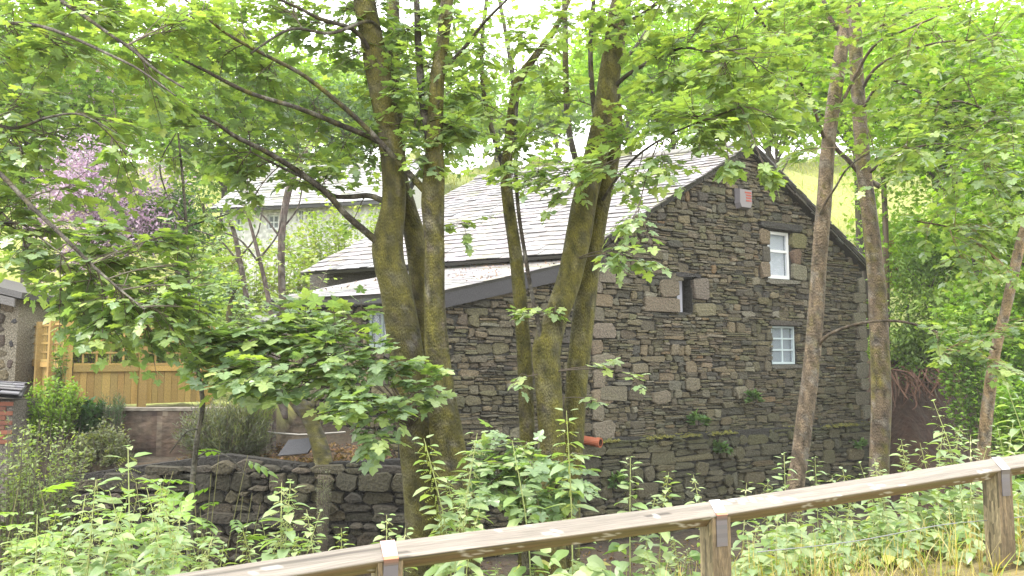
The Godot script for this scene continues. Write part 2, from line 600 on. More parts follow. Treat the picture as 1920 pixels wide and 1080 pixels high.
func window(f: Array, r: Rect2, cols: int, rows: Array, parent: Node3D, frame_w: float, col: Color, label := "", z := -0.1) -> void:
	var mb := MB.new()
	var x0 := r.position.x + 0.003
	var x1 := r.end.x - 0.003
	var y0 := r.position.y + 0.003
	var y1 := r.end.y - 0.003
	mb.fr(f, x0, x0 + frame_w, y0, y1, z - 0.06, z, col)
	mb.fr(f, x1 - frame_w, x1, y0, y1, z - 0.06, z, col)
	mb.fr(f, x0 + frame_w, x1 - frame_w, y1 - frame_w, y1, z - 0.06, z - 0.001, col)
	mb.fr(f, x0 + frame_w, x1 - frame_w, y0, y0 + frame_w * 1.2, z - 0.06, z + 0.012, col)
	var w := part("window", mb.mesh(M["paint"]), parent, label)
	var bars := MB.new()
	var bw := frame_w * 0.45
	for i in range(1, cols):
		var x := lerpf(x0 + frame_w, x1 - frame_w, float(i) / cols)
		bars.fr(f, x - bw, x + bw, y0 + frame_w * 1.2, y1 - frame_w, z - 0.045, z - 0.012, col)
	for t in rows:
		var y := lerpf(y0 + frame_w, y1 - frame_w, t)
		bars.fr(f, x0 + frame_w, x1 - frame_w, y - bw, y + bw, z - 0.05, z - 0.008, col)
	if bars.v.size(): part("glazing_bar", bars.mesh(M["paint"]), w)
	var levels := [0.0] + rows + [1.0]
	for i in cols:
		for k in levels.size() - 1:
			var g := MB.new()
			var xa := lerpf(x0 + frame_w, x1 - frame_w, float(i) / cols) + (bw if i > 0 else 0.0)
			var xb := lerpf(x0 + frame_w, x1 - frame_w, float(i + 1) / cols) - (bw if i < cols - 1 else 0.0)
			var ya := lerpf(y0 + frame_w * 1.2, y1 - frame_w, levels[k]) + (bw if k > 0 else 0.0)
			var yb := lerpf(y0 + frame_w * 1.2, y1 - frame_w, levels[k + 1]) - (bw if k < levels.size() - 2 else 0.0)
			g.quad(put(f, Vector2(xa, ya), z - 0.03), put(f, Vector2(xb, ya), z - 0.03), put(f, Vector2(xb, yb), z - 0.03), put(f, Vector2(xa, yb), z - 0.03))
			part("pane", g.mesh(M["glass"]), w)


# ---------------------------------------------------------------- the mill
var GABLE := []                                         # frame of the gable: origin at the left corner of the main block
const MILL_W := 8.64
const BASE := -2.3
const EAVE := 3.62
const APEX := 6.5
const TURN := 30.0
var RIDGE := Vector3(-0.875, 0, -0.484)

func stone_color(p: Vector2) -> Color:
	var k := R(0, 1)
	var c := Color(0.155, 0.132, 0.100)
	if k < 0.18: c = Color(0.215, 0.18, 0.125)
	elif k < 0.36: c = Color(0.095, 0.088, 0.078)
	elif k < 0.50: c = Color(0.165, 0.155, 0.095)
	elif k < 0.58: c = Color(0.25, 0.235, 0.2)
	elif k < 0.59: c = Color(0.25, 0.17, 0.10)
	c = c.lerp(Color(0.12, 0.13, 0.055), clampf(0.35 * noise.get_noise_2d(p.x * 9, p.y * 9) + 0.1, 0, 0.5))
	if p.y < 1.0: c = c.lerp(Color(0.10, 0.10, 0.055), 0.3)
	return jit(c, 0.21) * Color(1.08, 1.02, 0.88)

func mill() -> void:
	var a := deg_to_rad(TURN)
	var gx := Vector3(cos(a), 0, -sin(a))
	var gz := Vector3(sin(a), 0, cos(a))
	var corner := at(1110, 670, 16.0)
	corner.y = 0
	GABLE = [corner, gx, UP, gz]
	var f := GABLE
	var root := thing("stone_mill", "old dark rubble stone mill with pale slate roof beside the beck", "mill", Vector3(corner.x, BASE, corner.z))
	var apex := on_plane(f, 1399, 272)
	var left_eave := on_plane(f, 1100, 468)
	var right_eave := on_plane(f, 1627, 503)
	var lean_x := on_plane(f, 831, 600).x
	var lean_lo := on_plane(f, 831, 560).y
	var lean_hi := on_plane(f, 1085, 497).y
	var poly := PackedVector2Array([Vector2(lean_x, BASE), Vector2(MILL_W, BASE), Vector2(MILL_W, right_eave.y), apex, Vector2(-0.02, left_eave.y), Vector2(-0.02, lean_hi), Vector2(lean_x, lean_lo)])
	var up_win := rect_at(f, 1445, 436, 1484, 521)
	var low_win := rect_at(f, 1452, 612, 1495, 683)
	var slit := rect_at(f, 1274, 521, 1301, 585)
	var holes := [up_win, low_win, slit]
	var wall := solid("gable_wall", f, poly, holes, -0.55, -0.07, Color(0.07, 0.064, 0.052), M["stone"], root)
	# dressed stones: quoins up both corners, jambs, sills and lintels
	var fixed := []
	var y := -0.05
	var k := 0
	var quoin := func(c: Color) -> Color: return jit(c, 0.16) * Color(1.08, 1.04, 0.95)
	while y < left_eave.y - 0.25:
		var h := R(0.22, 0.42)
		var w := R(0.48, 0.66) if k % 2 == 0 else R(0.24, 0.34)
		fixed.append([0.0, y, w, h, R(0.02, 0.04), quoin.call([Color(0.24, 0.205, 0.16), Color(0.21, 0.185, 0.14), Color(0.27, 0.22, 0.15)][k % 3])])
		var w2 := R(0.42, 0.6) if k % 2 == 1 else R(0.24, 0.32)
		if y < right_eave.y - 0.4: fixed.append([MILL_W - w2, y + 0.1, w2, h, R(0.02, 0.04), quoin.call(Color(0.24, 0.22, 0.17))])
		y += h
		k += 1
	fixed.append([up_win.position.x - 0.30, up_win.end.y + 0.02, up_win.size.x + 0.62, 0.17, 0.06, Color(0.075, 0.068, 0.06)])
	fixed.append([up_win.position.x - 0.12, up_win.position.y - 0.13, up_win.size.x + 0.3, 0.12, 0.06, Color(0.25, 0.23, 0.18)])
	var ju := up_win.position.y
	for i in 3:
		var h := up_win.size.y / 3.0
		fixed.append([up_win.position.x - [0.32, 0.24, 0.34][i], ju, [0.32, 0.24, 0.34][i], h, 0.035, quoin.call([Color(0.23, 0.18, 0.13), Color(0.10, 0.09, 0.07), Color(0.25, 0.19, 0.12)][i])])
		fixed.append([up_win.end.x, ju, [0.5, 0.3, 0.5][i], h, 0.035, quoin.call([Color(0.24, 0.22, 0.16), Color(0.25, 0.17, 0.12), Color(0.24, 0.22, 0.11)][i])])
		ju += h
	fixed.append([slit.position.x - 0.15, slit.end.y, slit.size.x + 0.35, 0.1, 0.045, Color(0.06, 0.055, 0.05)])
	fixed.append([slit.position.x - 0.95, slit.position.y - 0.02, 0.95, 0.32, 0.035, Color(0.235, 0.185, 0.125)])
	fixed.append([slit.position.x - 0.55, slit.position.y + 0.32, 0.55, 0.36, 0.03, Color(0.225, 0.18, 0.12)])
	fixed.append([slit.end.x, slit.position.y + 0.3, 0.42, slit.size.y - 0.3, 0.035, Color(0.22, 0.18, 0.14)])
	fixed.append([slit.end.x + 0.02, slit.position.y - 0.08, 0.6, 0.3, 0.03, Color(0.24, 0.21, 0.12)])
	fixed.append([low_win.position.x - 0.15, low_win.end.y, low_win.size.x + 0.3, 0.12, 0.04, Color(0.13, 0.11, 0.09)])
	fixed.append([low_win.position.x - 0.1, low_win.position.y - 0.1, low_win.size.x + 0.2, 0.1, 0.05, Color(0.17, 0.155, 0.125)])
	for p in [[1150, 738, 0.72, 0.32], [1240, 745, 0.5, 0.26], [1300, 720, 0.4, 0.3], [1200, 690, 0.45, 0.22], [1390, 735, 0.4, 0.3], [1270, 520, 0.3, 0.2]]:
		var q := on_plane(f, p[0], p[1])
		fixed.append([q.x - p[2] * 0.5, q.y - p[3] * 0.5, p[2], p[3], 0.04, quoin.call(Color(0.22, 0.195, 0.14))])
	var opts := {"band": [0.1, 0.24], "len": [0.13, 0.46], "thin": 0.038, "gap": 0.007, "proud": [-0.05, 0.04], "back": -0.1, "color": stone_color, "whole": 0.12, "round": 0.2}
	rubble(wall, f, poly, holes, opts, M["stone"], 300, fixed)
	# thicker footing under the mossy ledge
	var ledge := on_plane(f, 1130, 822).y
	var foot_poly := PackedVector2Array([Vector2(lean_x - 0.05, BASE), Vector2(MILL_W + 0.15, BASE), Vector2(MILL_W + 0.15, ledge), Vector2(lean_x - 0.05, ledge)])
	var ff := [corner + gz * 0.25, gx, UP, gz]
	var foot := solid("footing_wall", ff, foot_poly, [], -0.28, -0.06, Color(0.04, 0.036, 0.03), M["stone"], root)
	var dark := func(p: Vector2) -> Color:
		return (stone_color(p) * 0.8).lerp(Color(0.09, 0.10, 0.03), 0.55 * ss(ledge - 0.35, ledge, p.y) + 0.15)
	rubble(foot, ff, foot_poly, [], {"band": [0.16, 0.34], "len": [0.22, 0.7], "thin": 0.058, "gap": 0.011, "proud": [-0.04, 0.06], "back": -0.1, "color": dark, "round": 0.35}, M["stone"], 160)
	var moss := MB.new()
	for i in 2600:                                        # moss cushions on the ledge
		var x := R(lean_x, MILL_W)
		if noise.get_noise_2d(x * 12, 3.0) < -0.05: continue
		var b := put(ff, Vector2(x, ledge - 0.01 - absf(R(-1, 1)) * 0.05), R(-0.24, 0.06))
		var s := R(0.02, 0.055)
		var c := jit(Color(0.2, 0.19, 0.03), 0.3)
		var tp := b + Vector3(0, s * 0.8, 0)
		for q in 5:
			var t0 := q * TAU / 5
			var t1 := (q + 1) * TAU / 5
			moss.tri(b + Vector3(cos(t1), 0, sin(t1)) * s, b + Vector3(cos(t0), 0, sin(t0)) * s, tp, c)
	part("moss", moss.mesh(M["stone"]), root).set_meta("kind", "stuff")
	# windows
	window(f, up_win, 1, [0.6], root, 0.07, Color(0.62, 0.62, 0.62), "white sash window in the gable")
	window(f, low_win, 2, [0.36, 0.69], root, 0.042, Color(0.4, 0.46, 0.47), "small pale six-paned window")
	var blinds := MB.new()
	for i in 2:
		var rr: Rect2 = [up_win, low_win][i]
		blinds.fr(f, rr.position.x + 0.03, rr.end.x - 0.03, rr.position.y + 0.03, rr.end.y - 0.02, -0.24, -0.232, Color(0.42, 0.43, 0.47) if i == 0 else Color(0.16, 0.17, 0.18))
	part("blind", blinds.mesh(M["paint"]), root)
	var board := MB.new()
	board.fr(f, slit.position.x + 0.04, slit.end.x - 0.13, slit.position.y + 0.02, slit.end.y - 0.03, -0.28, -0.24, Color(0.32, 0.32, 0.36))
	part("slit_board", board.mesh(M["paint"]), root, "pale boarded slit opening")
	# main roof
	var A3 := put(f, apex, 0.0)
	var E3 := put(f, Vector2(on_plane(f, 1080, 478).x, left_eave.y - 0.12), 0.0)
	E3 = put(f, Vector2(apex.x + (E3 - A3).dot(gx), E3.y), 0.0)
	var RE := put(f, Vector2(MILL_W + 0.12, right_eave.y - 0.02), 0.0)
	var out := gz * 0.16
	var along := RIDGE * 7.5
	var roof := MB.new()
	var sides := [[E3, A3], [A3, RE]]
	for i in 2:
		var p: Vector3 = sides[i][0] + out
		var q: Vector3 = sides[i][1] + out
		var nrm := (q - p).cross(RIDGE).normalized()
		if nrm.y < 0: nrm = -nrm
		var t := nrm * -0.07
		var pp := p + along
		var qq := q + along
		var c := Color(0.06, 0.055, 0.05)
		roof.quad(p, q, qq, pp, c)
		roof.quad(p + t, q + t, qq + t, pp + t, c)
		roof.quad(p + t, q + t, q, p, c)
		roof.quad(pp + t, qq + t, qq, pp, c)
		roof.quad(p + t, pp + t, pp, p, c)
	var roof_part := part("roof", roof.mesh(M["slate"]), root)
	var nl := (A3 - E3).cross(RIDGE).normalized()
	if nl.y < 0: nl = -nl
	var nr := (RE - A3).cross(RIDGE).normalized()
	if nr.y < 0: nr = -nr
	var o2 := gz * 0.22
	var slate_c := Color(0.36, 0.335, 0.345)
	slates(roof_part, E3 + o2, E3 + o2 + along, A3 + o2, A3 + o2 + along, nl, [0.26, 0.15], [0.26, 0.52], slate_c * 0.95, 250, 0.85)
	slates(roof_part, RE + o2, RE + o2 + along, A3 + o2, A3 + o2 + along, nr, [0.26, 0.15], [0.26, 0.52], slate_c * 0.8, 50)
	var caps := 18
	for i in caps:                                       # ridge stones
		var mb := MB.new()
		var p := A3 + o2 + RIDGE * (7.5 * i / caps) + UP * 0.05
		var q := A3 + o2 + RIDGE * (7.5 * (i + 0.96) / caps) + UP * (0.05 + R(-0.01, 0.01))
		var s1 := -(A3 - E3).normalized() * 0.2
		var s2 := (RE - A3).normalized() * 0.2
		var c := jit(Color(0.2, 0.19, 0.17), 0.15)
		for s in [s1, s2]:
			mb.quad(p, q, q + s, p + s, c)
			mb.quad(p + UP * 0.04, q + UP * 0.04, q + s + UP * 0.02, p + s + UP * 0.02, c)
			mb.quad(p + s, q + s, q + s + UP * 0.02, p + s + UP * 0.02, c)
		part("ridge_stone", mb.mesh(M["slate"]), roof_part)
	var verge := MB.new()                                # dark under-slates along both verges
	for i in 2:
		var p: Vector3 = sides[i][0]
		var q: Vector3 = sides[i][1]
		var u := (q - p).normalized()
		var nn := nl if i == 0 else nr
		var len_ := (q - p).length()
		var s := 0.0
		while s < len_ - 0.1:
			var e := minf(R(0.25, 0.45), len_ - s)
			var th := R(0.05, 0.1)
			verge.box(p + u * s + gz * R(0.04, 0.07) - nn * (0.075 + th), u * (e - 0.015), nn * th, gz * R(0.05, 0.1), jit(Color(0.11, 0.10, 0.08), 0.3))
			s += e
	part("verge_stones", verge.mesh(M["stone"]), root).set_meta("kind", "stuff")
	# side walls under the eaves (seen from the side only) and the back
	var far := along
	var shell := MB.new()
	var wl := put(f, Vector2(0, BASE), -0.3)
	var hl := UP * (left_eave.y - BASE - 0.1)
	shell.quad(wl + far, wl, wl + hl, wl + hl + far, Color(0.13, 0.12, 0.1))
	var wr := put(f, Vector2(MILL_W - 0.02, BASE), -0.3)
	var hr := UP * (right_eave.y - BASE - 0.1)
	shell.quad(wr, wr + far, wr + hr + far, wr + hr, Color(0.13, 0.12, 0.1))
	shell.quad(wr + far, wl + far, wl + hl + far, wr + hr + far, Color(0.13, 0.12, 0.1))
	shell.tri(wl + hl + far, A3 + far - gz * 0.3 - UP * 0.15, wr + hr + far, Color(0.13, 0.12, 0.1))
	part("side_wall", shell.mesh(M["stone"]), root)
	# lean-to on the left
	var lt := put(f, Vector2(-0.02, lean_hi + 0.16), 0)
	var ll := put(f, Vector2(lean_x - 0.12, lean_lo + 0.12), 0)
	lt = lt + (lt - ll).normalized() * 0.35
	var la := RIDGE * 4.3
	var ln := (lt - ll).cross(RIDGE).normalized()
	if ln.y < 0: ln = -ln
	var lr := MB.new()
	var tt := -ln * 0.06
	var lc := Color(0.06, 0.055, 0.05)
	var g2 := gz * 0.1
	lr.quad(ll + g2, lt + g2, lt + la, ll + la, lc)
	lr.quad(ll + g2 + tt, lt + g2 + tt, lt + la + tt, ll + la + tt, lc)
	lr.quad(ll + g2 + tt, ll + la + tt, ll + la, ll + g2, lc)
	lr.quad(ll + g2 + tt, lt + g2 + tt, lt + g2, ll + g2, lc)
	lr.quad(ll + la + tt, lt + la + tt, lt + la, ll + la, lc)
	var lean := part("lean_to_roof", lr.mesh(M["slate"]), root)
	slates(lean, ll + gz * 0.13, ll + la, lt + gz * 0.13, lt + la, ln, [0.24, 0.2], [0.26, 0.48], slate_c, 180, 0.33)
	var litter := MB.new()
	for i in 700:
		var s := pow(R(0, 1), 2.5)
		var p := lt.lerp(ll, s * 0.8) + RIDGE * (4.2 * pow(R(0, 1), 1.6)) + ln * 0.03
		var e := RV() * 0.035
		litter.tri(p + e, p + RV() * 0.035, p + RV() * 0.035 + ln * 0.01, jit(Color(0.2, 0.13, 0.085), 0.3))
	part("fallen_leaves", litter.mesh(M["twig"]), lean).set_meta("kind", "stuff")
	var fas := MB.new()
	var u2 := (lt - ll).normalized()
	var ny := u2.cross(gz).normalized()
	if ny.y < 0: ny = -ny
	fas.box(ll + gz * 0.075 - ny * 0.31 - u2 * 0.06, u2 * ((lt - ll).length() - 0.1), ny * 0.25, gz * 0.05, Color(0.06, 0.057, 0.06))
	part("verge_board", fas.mesh(M["timber"]), root, "weathered dark verge board of the lean-to")
	var gut := MB.new()
	var gn := Vector3(RIDGE.z, 0, -RIDGE.x)
	if gn.z < 0: gn = -gn
	gut.box(ll + gn * 0.02 - UP * 0.17, RIDGE * 4.3, UP * 0.09, gn * 0.1, Color(0.02, 0.02, 0.022))
	part("gutter", gut.mesh(M["plastic"]), root)
	# the lean-to's long wall, with a window and a black downpipe
	var sw := put(f, Vector2(lean_x, 0), -0.05)
	var sf := [sw, -RIDGE, UP, gn]
	var wall_h := lean_lo - 0.05
	var sp := PackedVector2Array([Vector2(-4.2, BASE), Vector2(0, BASE), Vector2(0, wall_h), Vector2(-4.2, wall_h)])
	var lw := rect_at(sf, 688, 583, 737, 652)
	var side := solid("lean_to_wall", sf, sp, [lw], -0.4, -0.07, Color(0.05, 0.045, 0.04), M["stone"], root)
	rubble(side, sf, sp, [lw], {"band": [0.15, 0.32], "len": [0.2, 0.6], "thin": 0.075, "gap": 0.015, "proud": [-0.02, 0.03], "back": -0.1, "color": stone_color}, M["stone"], 120)
	window(sf, lw, 2, [], root, 0.06, Color(0.17, 0.21, 0.2), "grey-green framed window under the lean-to eave", -0.06)
	var top := at(757, 590, 14.0)
	var pp := on_plane(sf, 757, 700)
	var p3 := put(sf, Vector2(pp.x, 0), 0.08)
	part("downpipe", tube([Vector3(p3.x, wall_h - 0.1, p3.z), Vector3(p3.x, 1.0, p3.z), Vector3(p3.x, -0.9, p3.z)], [0.04, 0.04, 0.04], 8, {"col": Color(0.015, 0.015, 0.017), "mat": "plastic", "step": 0.6}), root)
	# terracotta outlet pipe through the wall
	var tp := on_plane(ff, 1090, 824)
	var t0 := put(ff, Vector2(tp.x, tp.y), -0.2)
	var t1 := put(ff, Vector2(tp.x + 0.24, tp.y - 0.05), 0.30)
	var pipe := hollow_pipe(t0, t1, 0.085, 0.068, Color(0.34, 0.085, 0.028), M["clay"])
	part("outlet_pipe", pipe, root, "orange terracotta outlet pipe sticking out of the wall")
	# red and white alarm box on the gable
	var q0 := on_plane(f, 1376, 392)
	var q1 := on_plane(f, 1401, 357)
	var bw := q1.x - q0.x
	var bh := q1.y - q0.y
	var base3 := put(f, Vector2(q0.x + bw * 0.5, q0.y), 0.06)
	var box := thing("alarm_box", "small white and red alarm box high on the gable wall", "alarm box", base3)
	var hb := MB.new()
	var zf := 0.17
	var pa := [Vector2(q0.x + bw * 0.12, q0.y), Vector2(q1.x - bw * 0.12, q0.y), Vector2(q1.x, q0.y + bh * 0.25), Vector2(q1.x, q1.y), Vector2(q0.x, q1.y), Vector2(q0.x, q0.y + bh * 0.25)]
	var midf := []
	var bk := []
	for p in pa:
		bk.append(put(f, p, 0.03))
		var pc: Vector2 = Vector2((q0.x + q1.x) * 0.5, (q0.y + q1.y) * 0.5)
		midf.append(put(f, pc + (p - pc) * 0.86, zf))
	for i in 6: hb.quad(bk[i], bk[(i + 1) % 6], midf[(i + 1) % 6], midf[i], Color(0.15, 0.14, 0.15))
	for i in range(1, 5): hb.tri(midf[0], midf[i], midf[i + 1], Color(0.2, 0.18, 0.185))
	part("casing", hb.mesh(M["plastic"]), box)
	for i in 4:
		var rb := MB.new()
		var yy: float = q0.y + bh * (0.36 + 0.13 * i)
		var xl: float = q0.x + bw * (0.5 if i != 3 else 0.42)
		rb.fr(f, xl, q1.x - bw * 0.12, yy, yy + bh * 0.075, zf - 0.001, zf + 0.004, Color(0.3, 0.06, 0.045))
		part("red_lettering_line", rb.mesh(M["plastic"]), box)

func hollow_pipe(a: Vector3, b: Vector3, r: float, r2: float, col: Color, m: Material) -> ArrayMesh:
	var mb := MB.new()
	var d := (b - a).normalized()
	var x := d.cross(UP).normalized()
	var y := x.cross(d)
	for i in 16:
		var t0 := i * TAU / 16
		var t1 := (i + 1) * TAU / 16
		var e0 := x * cos(t0) + y * sin(t0)
		var e1 := x * cos(t1) + y * sin(t1)
		var c := b - d * 0.08
		mb.quad(a + e0 * r, c + e0 * r, c + e1 * r, a + e1 * r, col)
		mb.quad(c + e0 * r, c + e0 * r * 1.15, c + e1 * r * 1.15, c + e1 * r, col)
		mb.quad(c + e0 * r * 1.15, b + e0 * r * 1.15, b + e1 * r * 1.15, c + e1 * r * 1.15, col)
		mb.quad(b + e0 * r * 1.15, b + e0 * r2, b + e1 * r2, b + e1 * r * 1.15, col * 1.3)
		mb.quad(b + e0 * r2, a + e0 * r2, a + e1 * r2, b + e1 * r2, col * 0.5)
	return mb.mesh(m)


# ---------------------------------------------------------------- stems
func spline(pts: Array, rad: Array, step: float) -> Array:      # [[point, radius], ...] along a Catmull-Rom curve
	var out := []
	var n := pts.size()
	for i in n - 1:
		var a: Vector3 = pts[maxi(i - 1, 0)]
		var b: Vector3 = pts[i]
		var c: Vector3 = pts[i + 1]
		var d: Vector3 = pts[mini(i + 2, n - 1)]
		var k := maxi(1, int(ceil((c - b).length() / step)))
		for j in k:
			var t := float(j) / k
			var p := 0.5 * ((2.0 * b) + (c - a) * t + (2.0 * a - 5.0 * b + 4.0 * c - d) * t * t + (3.0 * b - a - 3.0 * c + d) * t * t * t)
			out.append([p, lerpf(rad[i], rad[i + 1], t)])
	out.append([pts[n - 1], rad[n - 1]])
	return out

# A tapered stem. o: col, moss (0..1), mat, step, rough (share of the radius), sink MB to add to
func tube_into(mb: MB, pts: Array, rad: Array, sides: int, o: Dictionary) -> Array:
	var line := spline(pts, rad, o.get("step", 0.1))
	var rough: float = o.get("rough", 0.0)
	var moss: float = o.get("moss", 0.0)
	var col: Color = o.get("col", Color(0.12, 0.1, 0.08))
	var moss_c := Color(0.16, 0.142, 0.02)
	var pale := Color(0.27, 0.25, 0.22)
	var x := Vector3.ZERO
	var k0 := mb.v.size()
	for i in line.size():
		var p: Vector3 = line[i][0]
		var r: float = line[i][1]
		var d: Vector3 = (line[mini(i + 1, line.size() - 1)][0] - line[maxi(i - 1, 0)][0]).normalized()
		if x == Vector3.ZERO: x = d.cross(Vector3(0.3, 0.1, 1).normalized()).normalized()
		else: x = (x - d * x.dot(d)).normalized()
		var y := d.cross(x)
		for s in sides:
			var t := s * TAU / sides
			var e := x * cos(t) + y * sin(t)
			var q := p + e * r
			if rough > 0.0: q = p + e * r * (1.0 + rough * (noise.get_noise_3d(q.x * 9, q.y * 4, q.z * 9) + 0.4 * fine.get_noise_3d(q.x * 40, q.y * 18, q.z * 40)))
			mb.v.append(q)
			mb.n.append(e)
			var c := col
			if rough > 0.0:
				var m := ss(-0.35, 0.4, moss * 1.5 - 0.75 + 0.85 * noise.get_noise_3d(q.x * 34, q.y * 14 + 9, q.z * 34) + 0.6 * fine.get_noise_3d(q.x * 160, q.y * 110, q.z * 160))
				c = col.lerp(moss_c, m * 0.92) if moss > 0.0 else col
				var l := ss(0.12, 0.3, noise.get_noise_3d(q.x * 70 + 50, q.y * 55, q.z * 70))
				c = c.lerp(pale, l * 0.55 * (1 - 0.6 * m))
				c = c * (0.86 + 0.9 * fine.get_noise_3d(q.x * 200, q.y * 60, q.z * 200))
			mb.c.append(c)
	for i in line.size() - 1:
		for s in sides:
			var a := k0 + i * sides + s
			var b := k0 + i * sides + (s + 1) % sides
			mb.ix.append_array([a, a + sides, b, b, a + sides, b + sides])
	return line

func tube(pts: Array, rad: Array, sides: int, o: Dictionary) -> ArrayMesh:
	var mb := MB.new()
	tube_into(mb, pts, rad, sides, o)
	return mb.mesh(M[o.get("mat", "bark")])


# ---------------------------------------------------------------- trees
class Tree3:
	var root: Node3D
	var skel := []                                        # [point, radius]
	var twigs: MB
	var leaves := []                                      # [transform, colour number]
	var moss := 0.4
	var col := Color(0.12, 0.1, 0.08)
	var depth := 6.0

func new_tree(called: String, label: String, category: String, px: float, depth: float, moss: float, col: Color, group := "") -> Tree3:
	var t := Tree3.new()
	var p := at(px, 900, depth)
	t.root = thing(called, label, category, Vector3(p.x, gh(p.x, -depth), -depth), group)
	t.twigs = MB.new()
	t.moss = moss
	t.col = col
	t.depth = depth
	return t

# line: [px, py, width in px, depth offset]; down to the ground when foot is true
func stem(t: Tree3, line: Array, called := "trunk", foot := false, sides := 18, moss := -1.0) -> void:
	var pts := []
	var rad := []
	for l in line:
		var d: float = t.depth + (l[3] if l.size() > 3 else 0.0)
		pts.append(at(l[0], l[1], d))
		rad.append(l[2] * (0.5 if called == "trunk" else 0.35) * d / F)
	if foot:
		var p: Vector3 = pts[0]
		var g := gh(p.x, p.z)
		if p.y > g - 0.1:
			pts.push_front(Vector3(lerpf(p.x, t.root.position.x, 0.3), g - 0.25, p.z))
			rad.push_front(rad[0] * 1.35)
			if p.y - g > 0.8:
				pts.insert(1, Vector3(lerpf(p.x, t.root.position.x, 0.1), g + 0.35, p.z))
				rad.insert(1, rad[1] * 1.1)
	var mb := MB.new()
	var w: float = rad[rad.size() / 2]
	var got := tube_into(mb, pts, rad, sides, {"step": clampf(w * 0.35, 0.02, 0.12), "rough": 0.13 if w > 0.03 else 0.1, "moss": t.moss if moss < 0 else moss, "col": t.col if called == "trunk" else t.col * 0.62})
	part(called, mb.mesh(M["bark"]), t.root)
	for i in range(0, got.size(), 3): t.skel.append(got[i])

func bezier(a: Vector3, b: Vector3, c: Vector3, t: float) -> Vector3: return a.lerp(b, t).lerp(b.lerp(c, t), t)

func leaf_pair(t: Tree3, p: Vector3, d: Vector3, size: float, bright: float, both := true) -> void:
	var side := d.cross(UP)
	side = side.normalized() if side.length() > 0.15 else Vector3(R(-1, 1), 0, R(-1, 1)).normalized()
	for s: float in ([-1.0, 1.0] if both else [0.0]):
		var axis := (side * s * R(0.6, 1.0) + d * R(0.3, 0.7) + UP * R(-0.3, 0.12)).normalized()
		var normal := UP + Vector3(R(-0.4, 0.4), 0, R(-0.4, 0.4)) + d * 0.15
		var z := size * R(0.65, 1.25)
		var k := 1
		var u := R(0, 1)
		if u < bright: k = 2 if R(0, 1) < 0.45 else 0
		elif u < bright + 0.35: k = 3
		t.leaves.append([facing(p + axis * z * 0.45, axis, normal, z), k])

func spray(t: Tree3, px: float, py: float, depth: float, r: float, n: int, size := 0.12, bright := 0.4, from = null, reach := 9.0) -> void:
	n = roundi(n * 1.55)
	size *= 0.76
	var c := at(px, py, depth)
	var rr := r * 1.65 * depth / F
	var a: Vector3 = Vector3.ZERO
	if from == null:
		var best := 1e9
		for s in t.skel:
			var q: Vector3 = s[0]
			var k := q.distance_to(c) + maxf(0.0, absf(q.y - c.y) - 0.8) * 0.6
			if k < best:
				best = k
				a = q
	else: a = from
	var dist := a.distance_to(c)
	var mid := a.lerp(c, 0.5) + Vector3(R(-0.1, 0.1), 0.1, R(-0.1, 0.1)) * dist
	var main := []
	var rad := []
	var r0 := clampf(0.003 + 0.0042 * dist, 0.003, 0.014)
	for i in 6:
		main.append(bezier(a, mid, c, i / 5.0))
		rad.append(lerpf(r0, 0.0022, i / 5.0))
	tube_into(t.twigs, main, rad, 5, {"step": 0.12, "col": t.col * R(0.6, 0.9)})
	var k := maxi(2, roundi(n / 6.5))
	var pairs := maxi(1, roundi(n * 0.5 / k))
	var lo := clampf(1.0 - rr * 1.2 / maxf(dist, 0.01), 0.15, 0.85)
	for j in k:
		var b := bezier(a, mid, c, R(lo, 1.0)) if j > 0 else bezier(a, mid, c, maxf(lo, 0.6))
		var e := c
		if j > 0:
			var v := RV()
			while v.length() > 1.0: v = RV()
			e = c + Vector3(v.x * rr, v.y * rr * 0.8, v.z * rr * 1.1)
		var bend := b.lerp(e, 0.5) + UP * R(-0.02, 0.06)
		tube_into(t.twigs, [b, bend, e], [0.003, 0.0022, 0.0014], 4, {"step": 0.15, "col": t.col * R(0.6, 1.0)})
		for i in pairs:
			var q := lerpf(0.3, 0.97, (i + R(0.2, 0.8)) / pairs)
			var p := bezier(b, bend, e, q)
			var d := (bezier(b, bend, e, minf(q + 0.05, 1.0)) - bezier(b, bend, e, q - 0.05)).normalized()
			leaf_pair(t, p, d, size * lerpf(1.1, 0.75, q), bright)
		leaf_pair(t, e, (e - bend).normalized(), size * 0.8, bright, false)

func crown_above(t: Tree3, c: Vector3, r: Vector3, n: int, size: float) -> void:    # the part of the crown above the picture
	for i in n:
		var v := RV()
		while v.length() > 1.0: v = RV()
		var p := c + v * r
		if noise.get_noise_3d(p.x * 5, p.y * 8, p.z * 5) < -0.02: continue
		t.leaves.append([facing(p, Vector3(R(-1, 1), R(-0.5, 0.1), R(-1, 1)), UP + RV() * 0.5, size * R(0.7, 1.2)), [0, 1, 2, 3][i % 4]])

